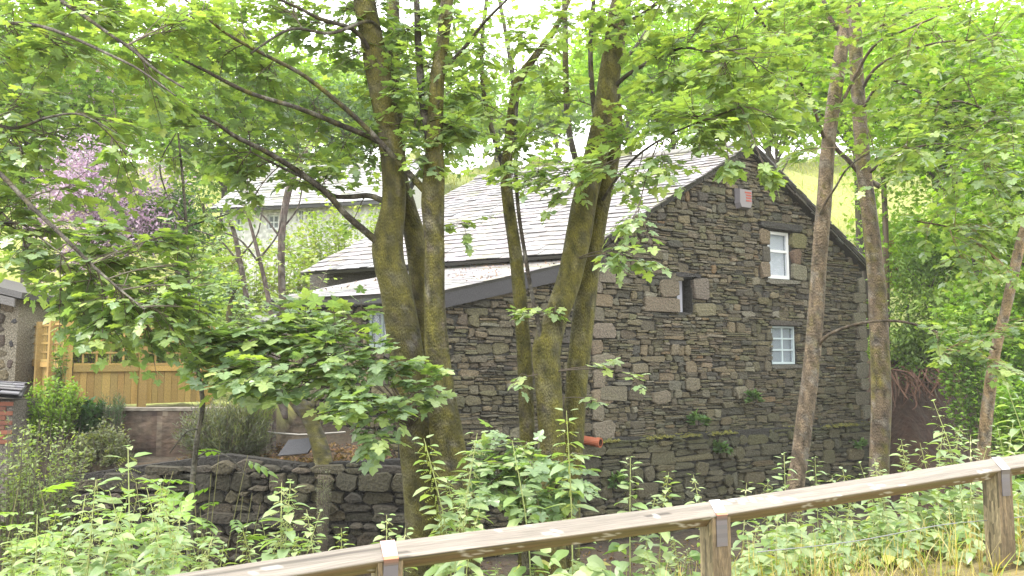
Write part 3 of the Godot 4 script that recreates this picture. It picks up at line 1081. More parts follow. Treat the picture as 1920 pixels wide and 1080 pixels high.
func finish(t: Tree3, singles := 300, cast := 1.0) -> void:
	if t.twigs.v.size(): part("twigs", t.twigs.mesh(M["twig"]), t.root).set_meta("kind", "stuff")
	var shown := []
	for i in t.leaves.size():
		var p: Vector3 = t.leaves[i][0].origin
		var s := seen_at(p)
		if s.z > 0.5 and s.x > -10 and s.x < 1930 and s.y > -10 and s.y < 1090: shown.append([t.leaves[i][0].basis.x.length() / s.z, i])
	shown.sort_custom(func(a, b): return a[0] > b[0])
	var single := {}
	for i in mini(singles, shown.size()): single[shown[i][1]] = true
	var where := [[], [], []]
	var tint := [[], [], []]
	var base := origin_of(t.root)
	var num := 0
	for i in t.leaves.size():
		var l: Array = t.leaves[i]
		var k := i % 3
		if single.has(i):
			var o := MeshInstance3D.new()
			o.name = "leaf" if num == 0 else "leaf_%03d" % num
			num += 1
			o.mesh = leaf_shapes[k][l[1]]
			var x: Transform3D = l[0]
			x.origin -= base
			o.transform = x
			t.root.add_child(o)
		else:
			where[k].append(l[0])
			tint[k].append(jit(LEAF_COL[l[1]], 0.15))
	for k in 3:
		if where[k].size(): many("foliage", leaf_plain[k], where[k], tint[k], t.root)

# A background tree: a tapered trunk, limbs to clumps of leaves.
func far_tree(called: String, label: String, px: float, py: float, d: float, rx: float, ry: float, clumps: int, n: int, size: float, cols: Array, trunk_w := 0.28, shape: ArrayMesh = null, m := "", lean := 0.0) -> void:
	var c := at(px, py, d)
	var k := d / F
	var foot := Vector3(c.x + lean, gh(c.x + lean, -d), -d)
	if foot.y > c.y: foot.y = gh(foot.x, foot.z)
	var root := thing(called, label, "tree" if ry * k > 1.6 else "shrub", foot)
	var rad := Vector3(rx * k, ry * k, rx * k * 0.8)
	var top := c + Vector3(0, rad.y * 0.6, 0)
	if trunk_w > 0:
		part("trunk", tube([foot - UP * 0.3, foot.lerp(c, 0.5) + Vector3(R(-0.3, 0.3), 0, R(-0.2, 0.2)), c, top], [trunk_w * 0.6, trunk_w * 0.45, trunk_w * 0.3, 0.03], 10, {"step": 0.3, "rough": 0.12, "moss": 0.3, "col": Color(0.11, 0.09, 0.075)}), root)
	var limbs := MB.new()
	var spots := []
	for i in clumps:
		var v := RV()
		while v.length() > 1.0 or v.length() < 0.25: v = RV()
		var p := c + v * rad
		p.y = maxf(p.y, gh(p.x, p.z) + 0.3)
		spots.append(p)
		if trunk_w > 0:
			var b := foot.lerp(top, clampf((p.y - foot.y) / maxf(top.y - foot.y, 0.1) * 0.75, 0.15, 0.95))
			tube_into(limbs, [b, b.lerp(p, 0.5) + UP * 0.12 * b.distance_to(p), p], [trunk_w * 0.16, trunk_w * 0.1, 0.012], 5, {"step": 0.5, "col": Color(0.1, 0.085, 0.07)})
	if limbs.v.size(): part("limbs", limbs.mesh(M["twig"]), root).set_meta("kind", "stuff")
	var where := []
	var tint := []
	var cr := minf(rad.x, rad.y) * clampf(1.9 / pow(clumps, 0.38), 0.22, 0.7)
	for i in n:
		var s := i % clumps
		var v := Vector3(rng.randfn(), rng.randfn() * 0.6, rng.randfn()) * 0.55
		var p: Vector3 = spots[s] + v * cr
		where.append(facing(p, Vector3(R(-1, 1), R(-0.7, 0.2), R(-1, 1)), UP + RV() * 0.7, size * R(0.65, 1.3)))
		tint.append(jit(cols[(s + i % 2) % cols.size()], 0.22))
	var mesh: ArrayMesh = shape if shape else small_leaf
	if m:
		mesh = mesh.duplicate()
		mesh.surface_set_material(0, M[m])
	many("foliage", mesh, where, tint, root)

# A low bush of fine leaves.
func bush(called: String, label: String, category: String, c: Vector3, rad: Vector3, n: int, size: float, cols: Array, shape: ArrayMesh, upright := 0.3, m := "") -> Node3D:
	var foot := Vector3(c.x, minf(gh(c.x, c.z), c.y - rad.y * 0.6), c.z)
	if category == "fern": foot = c - Vector3(0, rad.y * 0.5, 0)
	var root := thing(called, label, category, foot)
	var mb := MB.new()
	var where := []
	var tint := []
	var shoots := maxi(8, n / 45)
	for i in shoots:
		var v := RV()
		while v.length() > 1.0: v = RV()
		if v.length() < 0.6: v = v.normalized() * R(0.6, 1.0)
		var e := c + v * rad
		e.y = maxf(e.y, foot.y + 0.02)
		var b := foot + Vector3(v.x * rad.x, 0, v.z * rad.z) * 0.35
		var mid := b.lerp(e, 0.5) + UP * 0.1 * rad.y
		tube_into(mb, [b, mid, e], [0.008, 0.005, 0.002], 4, {"step": 0.2, "col": Color(0.1, 0.08, 0.06)})
		for q in n / shoots:
			var t := sqrt(R(0.15, 1.0))
			var p := bezier(b, mid, e, t) + RV() * 0.1 * minf(rad.x, rad.y) * 1.2
			where.append(facing(p, (e - b).normalized() * upright + Vector3(R(-1, 1), R(-0.4, 0.5), R(-1, 1)), UP + RV() * 0.7, size * R(0.6, 1.3)))
			tint.append(jit(cols[i % cols.size()], 0.25))
	part("stems", mb.mesh(M["twig"]), root).set_meta("kind", "stuff")
	var mesh := shape
	if m:
		mesh = shape.duplicate()
		mesh.surface_set_material(0, M[m])
	many("foliage", mesh, where, tint, root)
	return root


# ---------------------------------------------------------------- herbs
var nettle_leaf: Array = []
var nettle_protos := []

# One upright nettle stalk of pairs of toothed leaves, its root at its foot; every leaf a mesh of its own.
func make_nettle(h: float, lean: Vector3, pairs: int, size: float) -> Node3D:
	var o := Node3D.new()
	var a := Vector3.ZERO
	var e := Vector3(lean.x, h, lean.z)
	var mid := Vector3(lean.x * 0.25, h * 0.55, lean.z * 0.25)
	var st := MeshInstance3D.new()
	st.name = "stem"
	st.mesh = tube([a, mid, e], [0.0045, 0.0035, 0.0015], 6, {"step": 0.12, "col": Color(0.30, 0.33, 0.13), "mat": "twig"})
	o.add_child(st)
	var tassels := MB.new()
	var num := 0
	for i in pairs:
		var t := lerpf(0.22, 1.0, pow(float(i) / (pairs - 1), 0.85))
		var p := bezier(a, mid, e, t)
		var turn := i * PI / 2 + R(-0.3, 0.3)
		var z := size * (1.1 - 0.72 * pow(t, 3.0)) * R(0.8, 1.15)
		for s in 2:
			var d := Vector3(cos(turn + s * PI), 0, sin(turn + s * PI))
			var axis := (d + UP * lerpf(-0.35, 0.35, t) + UP * R(-0.15, 0.15)).normalized()
			var b := p + d * 0.018
			var l := MeshInstance3D.new()
			l.name = "leaf" if num == 0 else "leaf_%03d" % num
			num += 1
			l.mesh = nettle_leaf[rng.randi() % nettle_leaf.size()]
			l.transform = facing(b, axis, UP + d * 0.2 + RV() * 0.25, z)
			o.add_child(l)
			if t > 0.45 and t < 0.97:
				for q in 2:
					var x := p + d.rotated(UP, 0.7 * (q * 2 - 1)) * 0.012
					var y := x + d.rotated(UP, 0.7 * (q * 2 - 1)) * R(0.02, 0.04) - UP * R(0.0, 0.035)
					for w in 5:
						var c := x.lerp(y, w / 4.0)
						var k := 0.004
						tassels.tri(c + Vector3(k, -k, 0), c + Vector3(-k, -k, k), c + Vector3(0, k, -k), Color(0.36, 0.38, 0.16))
	if tassels.v.size():
		var f := MeshInstance3D.new()
		f.name = "flower_tassels"
		f.set_meta("kind", "stuff")
		f.mesh = tassels.mesh(M["herb"])
		o.add_child(f)
	return o

func place_nettle(px: float, py: float, d: float, label: String, group := "", h := 0.0) -> void:   # its tip at that pixel
	var tip := at(px, py, d)
	var i := rng.randi() % nettle_protos.size()
	var proto: Array = nettle_protos[i]
	var g := gh(tip.x, tip.z) - 0.04
	var tall: float = tip.y - g if h == 0.0 else h
	tall = clampf(tall, 0.35, 1.7)
	var o: Node3D = proto[0].duplicate()
	var s := tall / float(proto[1])
	var turn := R(0, TAU)
	var off: Vector3 = (proto[2] * s).rotated(UP, turn)
	o.name = numbered("nettle")
	add_child(o)
	o.transform = Transform3D(Basis(UP, turn).scaled(Vector3(s, s, s)), Vector3(tip.x - off.x, tip.y - tall, tip.z - off.z))
	tag(o, label, "nettle", group)

func herbs_setup() -> void:
	for k in 4:
		var m := simple_leaf(0.29, M["herb"], true, 0.12 + 0.06 * k, 0.15 + 0.12 * k)
		var a := m.surface_get_arrays(0)
		var cols := PackedColorArray()
		var base: Color = [Color(0.31, 0.39, 0.2), Color(0.25, 0.36, 0.14), Color(0.37, 0.45, 0.23), Color(0.28, 0.37, 0.21)][k]
		for i in a[Mesh.ARRAY_VERTEX].size(): cols.append(base)
		a[Mesh.ARRAY_COLOR] = cols
		var n := ArrayMesh.new()
		n.add_surface_from_arrays(Mesh.PRIMITIVE_TRIANGLES, a)
		n.surface_set_material(0, M["herb"])
		nettle_leaf.append(n)
	for k in 6:
		var lean := Vector3(R(-0.16, 0.16), 0, R(-0.16, 0.16))
		nettle_protos.append([make_nettle(1.0, lean, [14, 15, 17, 18, 15, 13][k], R(0.12, 0.145)), 1.0, lean])

# A small plant of a few arching leafy shoots (pinnate or plain leaves), each leaf a part.
func leafy_plant(called: String, label: String, category: String, foot: Vector3, top: Vector3, spread: float, n: int, leaf: ArrayMesh, size: float, cols: Array, group := "") -> void:
	var root := thing(called, label, category, foot, group)
	var mb := MB.new()
	var num := 0
	var where := []
	var tint := []
	var shoots := maxi(3, n / 7)
	for i in shoots:
		var e := top + Vector3(R(-1, 1) * spread, R(-0.7, 0.3) * spread, R(-1, 1) * spread)
		var mid := foot.lerp(e, 0.5) + UP * 0.12
		tube_into(mb, [foot, mid, e], [0.005, 0.0035, 0.002], 5, {"step": 0.1, "col": Color(0.17, 0.16, 0.07)})
		for q in maxi(1, n / shoots):
			var t := lerpf(0.45, 1.0, (q + R(0, 0.9)) / maxf(1, n / shoots))
			var p := bezier(foot, mid, e, t)
			var d := Vector3(R(-1, 1), R(-0.15, 0.25), R(-1, 1)).normalized()
			where.append(facing(p, d, UP + RV() * 0.35, size * R(0.7, 1.2)))
			tint.append(cols[rng.randi() % cols.size()])
	part("stems", mb.mesh(M["twig"]), root)
	many("foliage", leaf, where, tint, root)


# ---------------------------------------------------------------- knee rail
func knee_rail() -> void:
	var tops := [[-420.0, 1226.0, 1.95], [726.0, 1043.0, 2.62], [1340.0, 962.0, 3.1], [1868.0, 878.0, 3.62], [2450.0, 786.0, 4.3]]
	var P := []
	for t in tops: P.append(at(t[0], t[1], t[2]))
	var half := 0.046
	var rails := thing("knee_rail_fence", "weathered diamond-section knee rail on square posts along the path edge", "fence", Vector3(P[1].x, gh(P[1].x, P[1].z), P[1].z))
	for i in 4:
		var a: Vector3 = P[i]
		var b: Vector3 = P[i + 1]
		var d := (b - a).normalized()
		a += d * 0.003
		b -= d * 0.003
		var side := d.cross(UP).normalized()
		var up := side.cross(d).normalized()
		var mb := MB.new()
		var steps := int((b - a).length() / 0.018)
		var prof := []
		for q in 4:
			var t0 := q * PI / 2
			var c0 := side * cos(t0) + up * sin(t0)
			var c1 := side * cos(t0 + PI / 2) + up * sin(t0 + PI / 2)
			for w in 8: prof.append([c0.lerp(c1, 0.035 + 0.93 * w / 7.0), q + w / 8.0])
		var n := prof.size()
		for s in steps + 1:
			var t := float(s) / steps
			var c := a.lerp(b, t)
			for k in n:
				var p: Vector3 = c + prof[k][0] * half * (1.0 + 0.02 * noise.get_noise_2d(s * 0.35 + i * 40, k * 3.0))
				mb.v.append(p)
				mb.uv.append(Vector2(prof[k][1], t * (b - a).length()))
				var along := t * (b - a).length()
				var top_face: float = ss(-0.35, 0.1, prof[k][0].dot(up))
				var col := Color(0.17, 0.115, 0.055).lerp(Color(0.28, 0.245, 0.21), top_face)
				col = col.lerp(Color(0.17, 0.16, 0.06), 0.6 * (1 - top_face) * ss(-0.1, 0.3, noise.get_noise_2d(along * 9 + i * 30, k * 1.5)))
				var grain := fine.get_noise_2d(k * 23.0 + i * 77, along * 4.0)
				col = col * (1.0 + 0.35 * grain)
				var crack := fine.get_noise_2d(k * 9.0 + 300 + i * 50, along * 1.6)
				if absf(crack) < 0.018 and top_face > 0.4: col = col * 0.35
				var lich := noise.get_noise_2d(along * 260 + i * 90, prof[k][1] * 40.0)
				var spot := noise.get_noise_2d(along * 34 + i * 50, prof[k][1] * 9.0)
				if lich > 0.06 and spot > 0.36: col = col.lerp(Color(0.62, 0.61, 0.58), 0.75)
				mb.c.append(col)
		for s in steps:
			for k in n:
				var q := s * n + k
				var w := s * n + (k + 1) % n
				mb.ix.append_array([q, w, q + n, w, w + n, q + n])
		var cap := mb.v.size()
		for e in 2:
			var c := a if e == 0 else b
			mb.v.append(c); mb.c.append(Color(0.2, 0.16, 0.11)); mb.uv.append(Vector2.ZERO)
			for k in n: mb.ix.append_array([cap + e, (0 if e == 0 else steps * n) + k, (0 if e == 0 else steps * n) + (k + 1) % n])
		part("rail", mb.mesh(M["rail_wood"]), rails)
	for i in [1, 2, 3]:
		var c: Vector3 = P[i]
		var d: Vector3 = (P[i + 1] - P[i - 1]).normalized()
		var flat := Vector3(d.x, 0, d.z).normalized()
		var out := Vector3(-flat.z, 0, flat.x)
		if out.z < 0: out = -out
		var g := gh(c.x, c.z) - 0.3
		var w := 0.041
		var mb := MB.new()
		var sec := [[-w, g - c.y], [w, g - c.y], [w, -0.008], [0.0, -half - 0.004], [-w, -0.008]]
		var dark := Color(0.20, 0.145, 0.08)
		for q in 5:
			var s0: Array = sec[q]
			var s1: Array = sec[(q + 1) % 5]
			var p0: Vector3 = c + out * s0[0] + UP * s0[1]
			var p1: Vector3 = c + out * s1[0] + UP * s1[1]
			var e := flat * w
			var cuts := 24 if q in [1, 4] else 1
			for z in cuts:
				var a0 := p0.lerp(p1, float(z) / cuts)
				var a1 := p0.lerp(p1, float(z + 1) / cuts)
				for y in 6:
					var f0 := flat * lerpf(-w, w, y / 6.0)
					var f1 := flat * lerpf(-w, w, (y + 1) / 6.0)
					mb.quad(a0 + f1, a0 + f0, a1 + f0, a1 + f1, dark * (1 + 0.5 * fine.get_noise_2d(y * 17 + i * 9, z * 1.3)))
		for e in 2:
			var f := flat * (w if e == 0 else -w)
			var wood := Color(0.36, 0.29, 0.18)
			for y in 8:
				var l0 := lerpf(-w, w, y / 8.0)
				var l1 := lerpf(-w, w, (y + 1) / 8.0)
				var h0 := lerpf(-half - 0.004, -0.008, absf(l0) / w)
				var h1 := lerpf(-half - 0.004, -0.008, absf(l1) / w)
				for z in 14:
					var b0: float = lerpf(g - c.y, h0, z / 14.0)
					var b1: float = lerpf(g - c.y, h0, (z + 1) / 14.0)
					var b2: float = lerpf(g - c.y, h1, z / 14.0)
					var b3: float = lerpf(g - c.y, h1, (z + 1) / 14.0)
					var k := wood * (1 + 0.55 * fine.get_noise_2d(y * 21 + i * 33 + e * 80, z * 1.1))
					if fine.get_noise_2d(y * 30.0 + i * 10, z * 2.0) > 0.33: k = k * 0.5
					mb.quad(c + f + out * l0 + UP * b0, c + f + out * l1 + UP * b2, c + f + out * l1 + UP * b3, c + f + out * l0 + UP * b1, k)
		var post_labels := ["", "post under the pinkish strap, partly below the picture", "post with a dark metal strap in the middle of the fence", "post standing in the straw grass at the right"]
		part("post", mb.mesh(M["timber"]), rails, post_labels[i])
		# the strap over the rail
		var sb := MB.new()
		var r := half + 0.004
		var up2 := UP
		var line := [[w + 0.004, -0.115], [w + 0.004, -0.02], [r, 0.002], [0.0, r], [-r, 0.002], [-w - 0.004, -0.02], [-w - 0.004, -0.115]]
		var hw := 0.024
		var galv := Color(0.55, 0.54, 0.56)
		var grey := Color(0.16, 0.15, 0.17)
		var rust := Color(0.5, 0.2, 0.12)
		for q in 6:
			for z in 6:
				var t0 := z / 6.0
				var t1 := (z + 1) / 6.0
				var a0 := Vector2(line[q][0], line[q][1]).lerp(Vector2(line[q + 1][0], line[q + 1][1]), t0)
				var a1 := Vector2(line[q][0], line[q][1]).lerp(Vector2(line[q + 1][0], line[q + 1][1]), t1)
				var nn := Vector2(a1.y - a0.y, a0.x - a1.x).normalized() * 0.003
				var col := grey
				if q in [2, 3]: col = galv
				if i == 1 and q in [2, 3]: col = Color(0.56, 0.38, 0.34)
				if q == 1 and i != 3: col = grey.lerp(rust, 0.55 * t0 * (1.0 if i == 1 else 0.6))
				if q == 2 and z == 0 and i != 3: col = rust
				col = jit(col, 0.08)
				var w0 := c + out * a0.x + up2 * a0.y
				var w1 := c + out * a1.x + up2 * a1.y
				var no := out * nn.x + up2 * nn.y
				var e := flat * hw
				sb.quad(w0 - e - no, w0 + e - no, w1 + e - no, w1 - e - no, col)
				sb.quad(w0 - e, w0 + e, w1 + e, w1 - e, col)
				sb.quad(w0 - e, w1 - e, w1 - e - no, w0 - e - no, col)
				sb.quad(w0 + e, w1 + e, w1 + e - no, w0 + e - no, col)
		part("strap", sb.mesh(M["metal"]), rails, "pinkish rust-stained strap" if i == 1 else "")
	# two slack wires below the rail
	var wire := thing("wire", "thin slack wire strung through the weeds below the rail", "wire", at(1860, 1000, 3.6))
	part("strand", tube([at(1420, 1035, 3.3), at(1600, 1015, 3.42), at(1760, 985, 3.56), at(1858, 975, 3.64), at(2000, 960, 3.8)], [0.0022, 0.0022, 0.0022, 0.0022, 0.0022], 5, {"step": 0.1, "col": Color(0.28, 0.28, 0.3), "mat": "metal"}), wire)


# ---------------------------------------------------------------- garden edge on the left
func board(f: Array, x0: float, x1: float, y0: float, y1: float, z0: float, z1: float, called: String, parent: Node3D, col: Color) -> void:
	var mb := MB.new()
	mb.fr(f, x0, x1, y0, y1, z0, z1, jit(col, 0.22))
	part(called, mb.mesh(M["timber"]), parent)

func trellis_run(a: Vector3, b: Vector3, heights: Vector2, posts: int, parent: Node3D, post_w: float, gap: float) -> void:
	var d := b - a
	d.y = 0
	var length := d.length()
	d = d.normalized()
	var n := d.cross(UP).normalized()
	if n.z < 0: n = -n
	var f := [a, d, UP, n]
	var slope := (b.y - a.y) / length
	var wood := Color(0.45, 0.29, 0.08)
	for i in posts:
		var x := length * (i + 1) / posts
		board(f, x - post_w * 0.5, x + post_w * 0.5, slope * x - 0.1, slope * x + heights.y + 0.06, -0.04, post_w - 0.04, "post", parent, wood * 1.05)
	for i in posts:
		var x0 := length * i / posts + post_w * 0.5 + 0.004
		var x1 := length * (i + 1) / posts - post_w * 0.5 - 0.004
		var h := heights.x
		var y := slope * (x0 + x1) * 0.5
		board(f, x0, x1, y + h - 0.1, y + h, 0.012, 0.045, "rail", parent, wood * 1.08)
		board(f, x0, x1, y + h + 0.005, y + h + 0.05, 0.0, 0.04, "rail", parent, wood)
		board(f, x0, x1, y + heights.y - 0.04, y + heights.y, 0.0, 0.04, "rail", parent, wood)
		var x := x0
		while x < x1 - 0.03:
			var w := minf(R(0.10, 0.14), x1 - x)
			board(f, x, x + w - 0.006, y + 0.02, y + h - 0.003, -0.03, R(-0.014, -0.004), "board", parent, wood * 0.95)
			x += w
		x = x0 + gap * 0.6
		while x < x1 - 0.05:
			board(f, x, x + 0.032, y + h + 0.052, y + heights.y - 0.042, 0.002, 0.02, "slat", parent, wood)
			x += gap
		var yy := y + h + gap
		while yy < y + heights.y - 0.08:
			board(f, x0 + 0.002, x1 - 0.002, yy, yy + 0.032, 0.022, 0.04, "slat", parent, wood)
			yy += gap

func garden_edge() -> void:
	# concrete wall
	var y_top := at(200, 768, 14.0).y
	var xl := at(108, 800, 14.0).x
	var xr := at(500, 800, 14.0).x
	var wall := thing("concrete_wall", "stained brown rendered retaining wall under the trellis fence", "wall", Vector3(xl, -0.8, -14.0))
	var mb := MB.new()
	var nx := 40
	var ny := 18
	for i in nx:
		for j in ny:
			var q := []
			for k in [[0, 0], [1, 0], [1, 1], [0, 1]]:
				var u := float(i + k[0]) / nx
				var v := float(j + k[1]) / ny
				q.append(Vector3(lerpf(xl, xr, u), lerpf(-1.3, y_top, v), -14.0 + 0.012 * noise.get_noise_2d(u * 60, v * 30)))
			var s := noise.get_noise_2d(i * 0.9, j * 1.6)
			var c := Color(0.115, 0.075, 0.053).lerp(Color(0.06, 0.037, 0.027), ss(-0.15, 0.35, s))
			c = c.lerp(Color(0.23, 0.19, 0.14), ss(0.15, 0.4, noise.get_noise_2d(i * 2.0 + 80, j * 0.6)))
			if j > 13: c = c.lerp(Color(0.25, 0.21, 0.16), 0.4 * absf(noise.get_noise_2d(i * 3.0, 7)))
			mb.quad(q[0], q[1], q[2], q[3], c)
	var cc := Color(0.24, 0.21, 0.17)
	mb.box(Vector3(xl, y_top - 0.02, -14.25), Vector3(xr - xl, 0, 0), Vector3(0, 0.05, 0), Vector3(0, 0, 0.27), cc)
	mb.quad(Vector3(xl, -1.3, -17.0), Vector3(xl, -1.3, -14.0), Vector3(xl, y_top, -14.0), Vector3(xl, y_top, -17.0), cc)
	mb.quad(Vector3(xr, -1.3, -14.0), Vector3(xr, -1.3, -14.25), Vector3(xr, y_top, -14.25), Vector3(xr, y_top, -14.0), Color(0.12, 0.09, 0.07))
	part("render", mb.mesh(M["render"]), wall)
	# dry stone wall
	var zd := -12.75
	var x0 := at(60, 900, 12.75).x
	var x1 := at(778, 900, 12.75).x
	var dry := thing("dry_stone_wall", "low dark mossy dry stone retaining wall along the beck", "wall", Vector3((x0 + x1) * 0.5, -2.2, zd))
	var f := [Vector3(0, 0, zd), Vector3.RIGHT, UP, Vector3.BACK]
	var top := at(700, 868, 12.75).y
	var poly := PackedVector2Array([Vector2(x0, -2.2), Vector2(x1, -2.2), Vector2(x1, top + 0.05), Vector2(lerpf(x0, x1, 0.7), top - 0.03), Vector2(lerpf(x0, x1, 0.5), top + 0.12), Vector2(lerpf(x0, x1, 0.2), top - 0.12), Vector2(x0, top - 0.3)])
	var core := solid("core", f, poly, [], -0.3, -0.1, Color(0.03, 0.027, 0.022), M["stone"], dry)
	var col := func(p: Vector2) -> Color:
		var c := Color(0.06, 0.048, 0.036) if R(0, 1) < 0.7 else Color(0.095, 0.075, 0.056)
		return jit(c.lerp(Color(0.085, 0.08, 0.02), clampf(0.5 * noise.get_noise_2d(p.x * 10, p.y * 14) + 0.25, 0, 0.8)), 0.3)
	rubble(core, f, poly, [], {"band": [0.14, 0.3], "len": [0.16, 0.6], "thin": 0.09, "gap": 0.012, "proud": [-0.07, 0.09], "back": -0.2, "color": col, "round": 0.36, "whole": 0.45}, M["stone"], 230)
	# stones and slabs lying on the terrace behind it
	var slab := thing("slate_slab", "dark slate slab leaning on the terrace above the dry stone wall", "slab", at(548, 852, 13.2))
	var s0 := at(522, 856, 13.1)
	var sm := MB.new()
	sm.box(s0, Vector3(0.5, 0.05, 0.06), Vector3(0.16, 0.25, -0.06), Vector3(0.0, 0.02, 0.06), Color(0.035, 0.035, 0.045))
	part("slab", sm.mesh(M["slate"]), slab)
	var spots := [[545, 872, "wide flat stone under the slate slab"], [610, 880, "brown stone on the soil left of the roots"], [650, 868, "grey stone at the terrace edge"], [700, 862, "small angular stone near the wall corner"], [735, 855, "upright stone beside the black downpipe"], [480, 880, "rounded dark stone below the grey bush"]]
	for i in spots.size():
		var p := at(spots[i][0], spots[i][1], 12.95)
		p.y = gh(p.x, p.z) - 0.04
		var t := thing("terrace_stone", spots[i][2], "stone", p)
		var w := R(0.22, 0.4)
		var h := R(0.1, 0.2)
		var tm := MB.new()
		stone(tm, [p, Vector3.RIGHT, UP, Vector3.BACK], -w * 0.5, 0, w, h, -R(0.15, 0.3), 0.1, jit(Color(0.13, 0.105, 0.085), 0.3), 0.4)
		part("rock", tm.mesh(M["stone"]), t)
	var pipe := thing("white_pipe", "thin pale pipe lying along the foot of the wall", "pipe", at(600, 815, 13.6))
	part("length", tube([at(486, 808, 13.8), at(560, 815, 13.7), at(648, 810, 13.6)], [0.014, 0.014, 0.014], 8, {"step": 0.4, "col": Color(0.22, 0.21, 0.19), "mat": "plastic"}), pipe)
	# trellis fence
	var corner := at(125, 764, 13.98)
	var fence := thing("trellis_fence", "golden timber fence with boards below and open trellis above", "fence", corner)
	var far_left := Vector3(at(34, 730, 17.2).x, corner.y + 0.02, -17.2)
	trellis_run(far_left, corner, Vector2(0.78, 1.5), 4, fence, 0.15, 0.17)
	var right := Vector3(at(258, 757, 14.7).x, corner.y, -14.7)
	trellis_run(corner, right + (right - corner) * 1.1, Vector2(0.72, 1.42), 2, fence, 0.13, 0.22)
	# stone shed at the far left, with a lower slate roof in front
	var shed := thing("stone_shed", "corner of a stone outbuilding with pale mortar at the left edge", "shed", Vector3(at(0, 700, 15.5).x, -0.3, -15.5))
	var sx := at(30, 640, 15.5).x
	var sf := [Vector3(0, 0, -15.5), Vector3.RIGHT, UP, Vector3.BACK]
	var st := at(0, 562, 15.5).y
	var pl := PackedVector2Array([Vector2(sx - 4.0, -0.6), Vector2(sx, -0.6), Vector2(sx, st), Vector2(sx - 4.0, st + 1.0)])
	var sw := solid("wall", sf, pl, [], -3.0, -0.025, Color(0.36, 0.31, 0.23), M["stone"], shed)
	var sc := func(_p: Vector2) -> Color: return jit([Color(0.26, 0.2, 0.12), Color(0.09, 0.08, 0.08), Color(0.2, 0.15, 0.1), Color(0.12, 0.09, 0.07)][rng.randi() % 4], 0.2)
	rubble(sw, sf, pl, [], {"band": [0.16, 0.3], "len": [0.13, 0.3], "thin": 0.2, "gap": 0.035, "proud": [-0.01, 0.03], "back": -0.05, "color": sc, "round": 0.45, "whole": 0.7}, M["stone"], 120)
	var rm := MB.new()
	var r0 := Vector3(sx + 0.24, st + 0.0, -15.2)
	rm.box(r0 + Vector3(0, 0, -3.2), Vector3(0, 0, 3.2), Vector3(-4.6, 1.1, 0), Vector3(0.02, 0.12, 0), Color(0.12, 0.11, 0.11))
	rm.box(r0 + Vector3(-0.1, -0.16, 0.0), Vector3(-4.5, 1.08, 0), Vector3(0, 0.16, 0), Vector3(0, 0, 0.04), Color(0.17, 0.16, 0.15))
	part("roof", rm.mesh(M["slate"]), shed)
	var low := thing("brick_store", "low brick store with a slate roof below the stone shed", "store", Vector3(at(0, 780, 12.6).x, -0.4, -12.6))
	var a0 := at(52, 718, 13.6)
	var b0 := at(40, 742, 12.5)
	var rl := Vector3(-3.0, 0.2, 0)
	var nn := (a0 - b0).cross(Vector3(-1, 0, 0)).normalized()
	if nn.y < 0: nn = -nn
	var lm := MB.new()
	lm.quad(b0, a0, a0 + rl, b0 + rl, Color(0.05, 0.05, 0.05))
	lm.quad(b0 - nn * 0.05, a0 - nn * 0.05, a0 + rl - nn * 0.05, b0 + rl - nn * 0.05, Color(0.05, 0.05, 0.05))
	var lroof := part("roof", lm.mesh(M["slate"]), low)
	slates(lroof, b0 + rl, b0, a0 + rl, a0, nn, [0.26, 0.24], [0.3, 0.5], Color(0.25, 0.24, 0.26), 60)
	var bf := [Vector3(0, 0, -12.75), Vector3.RIGHT, UP, Vector3.BACK]
	var bx := at(24, 760, 12.75).x
	var by := at(20, 752, 12.75).y
	var core2 := MB.new()
	core2.fr(bf, bx - 2.6, bx, -1.0, by, -0.9, -0.02, Color(0.22, 0.19, 0.16))
	var bw := part("wall", core2.mesh(M["stone"]), low)
	for r in 9:
		for c in 9:
			var bm := MB.new()
			var x := bx - 0.225 * c - (0.11 if r % 2 else 0.0)
			bm.fr(bf, x - 0.215, x - 0.002, by - 0.075 * (r + 1), by - 0.075 * r - 0.012, -0.06, R(-0.004, 0.006), jit(Color(0.32, 0.11, 0.06), 0.25))
			part("brick", bm.mesh(M["clay"]), bw)

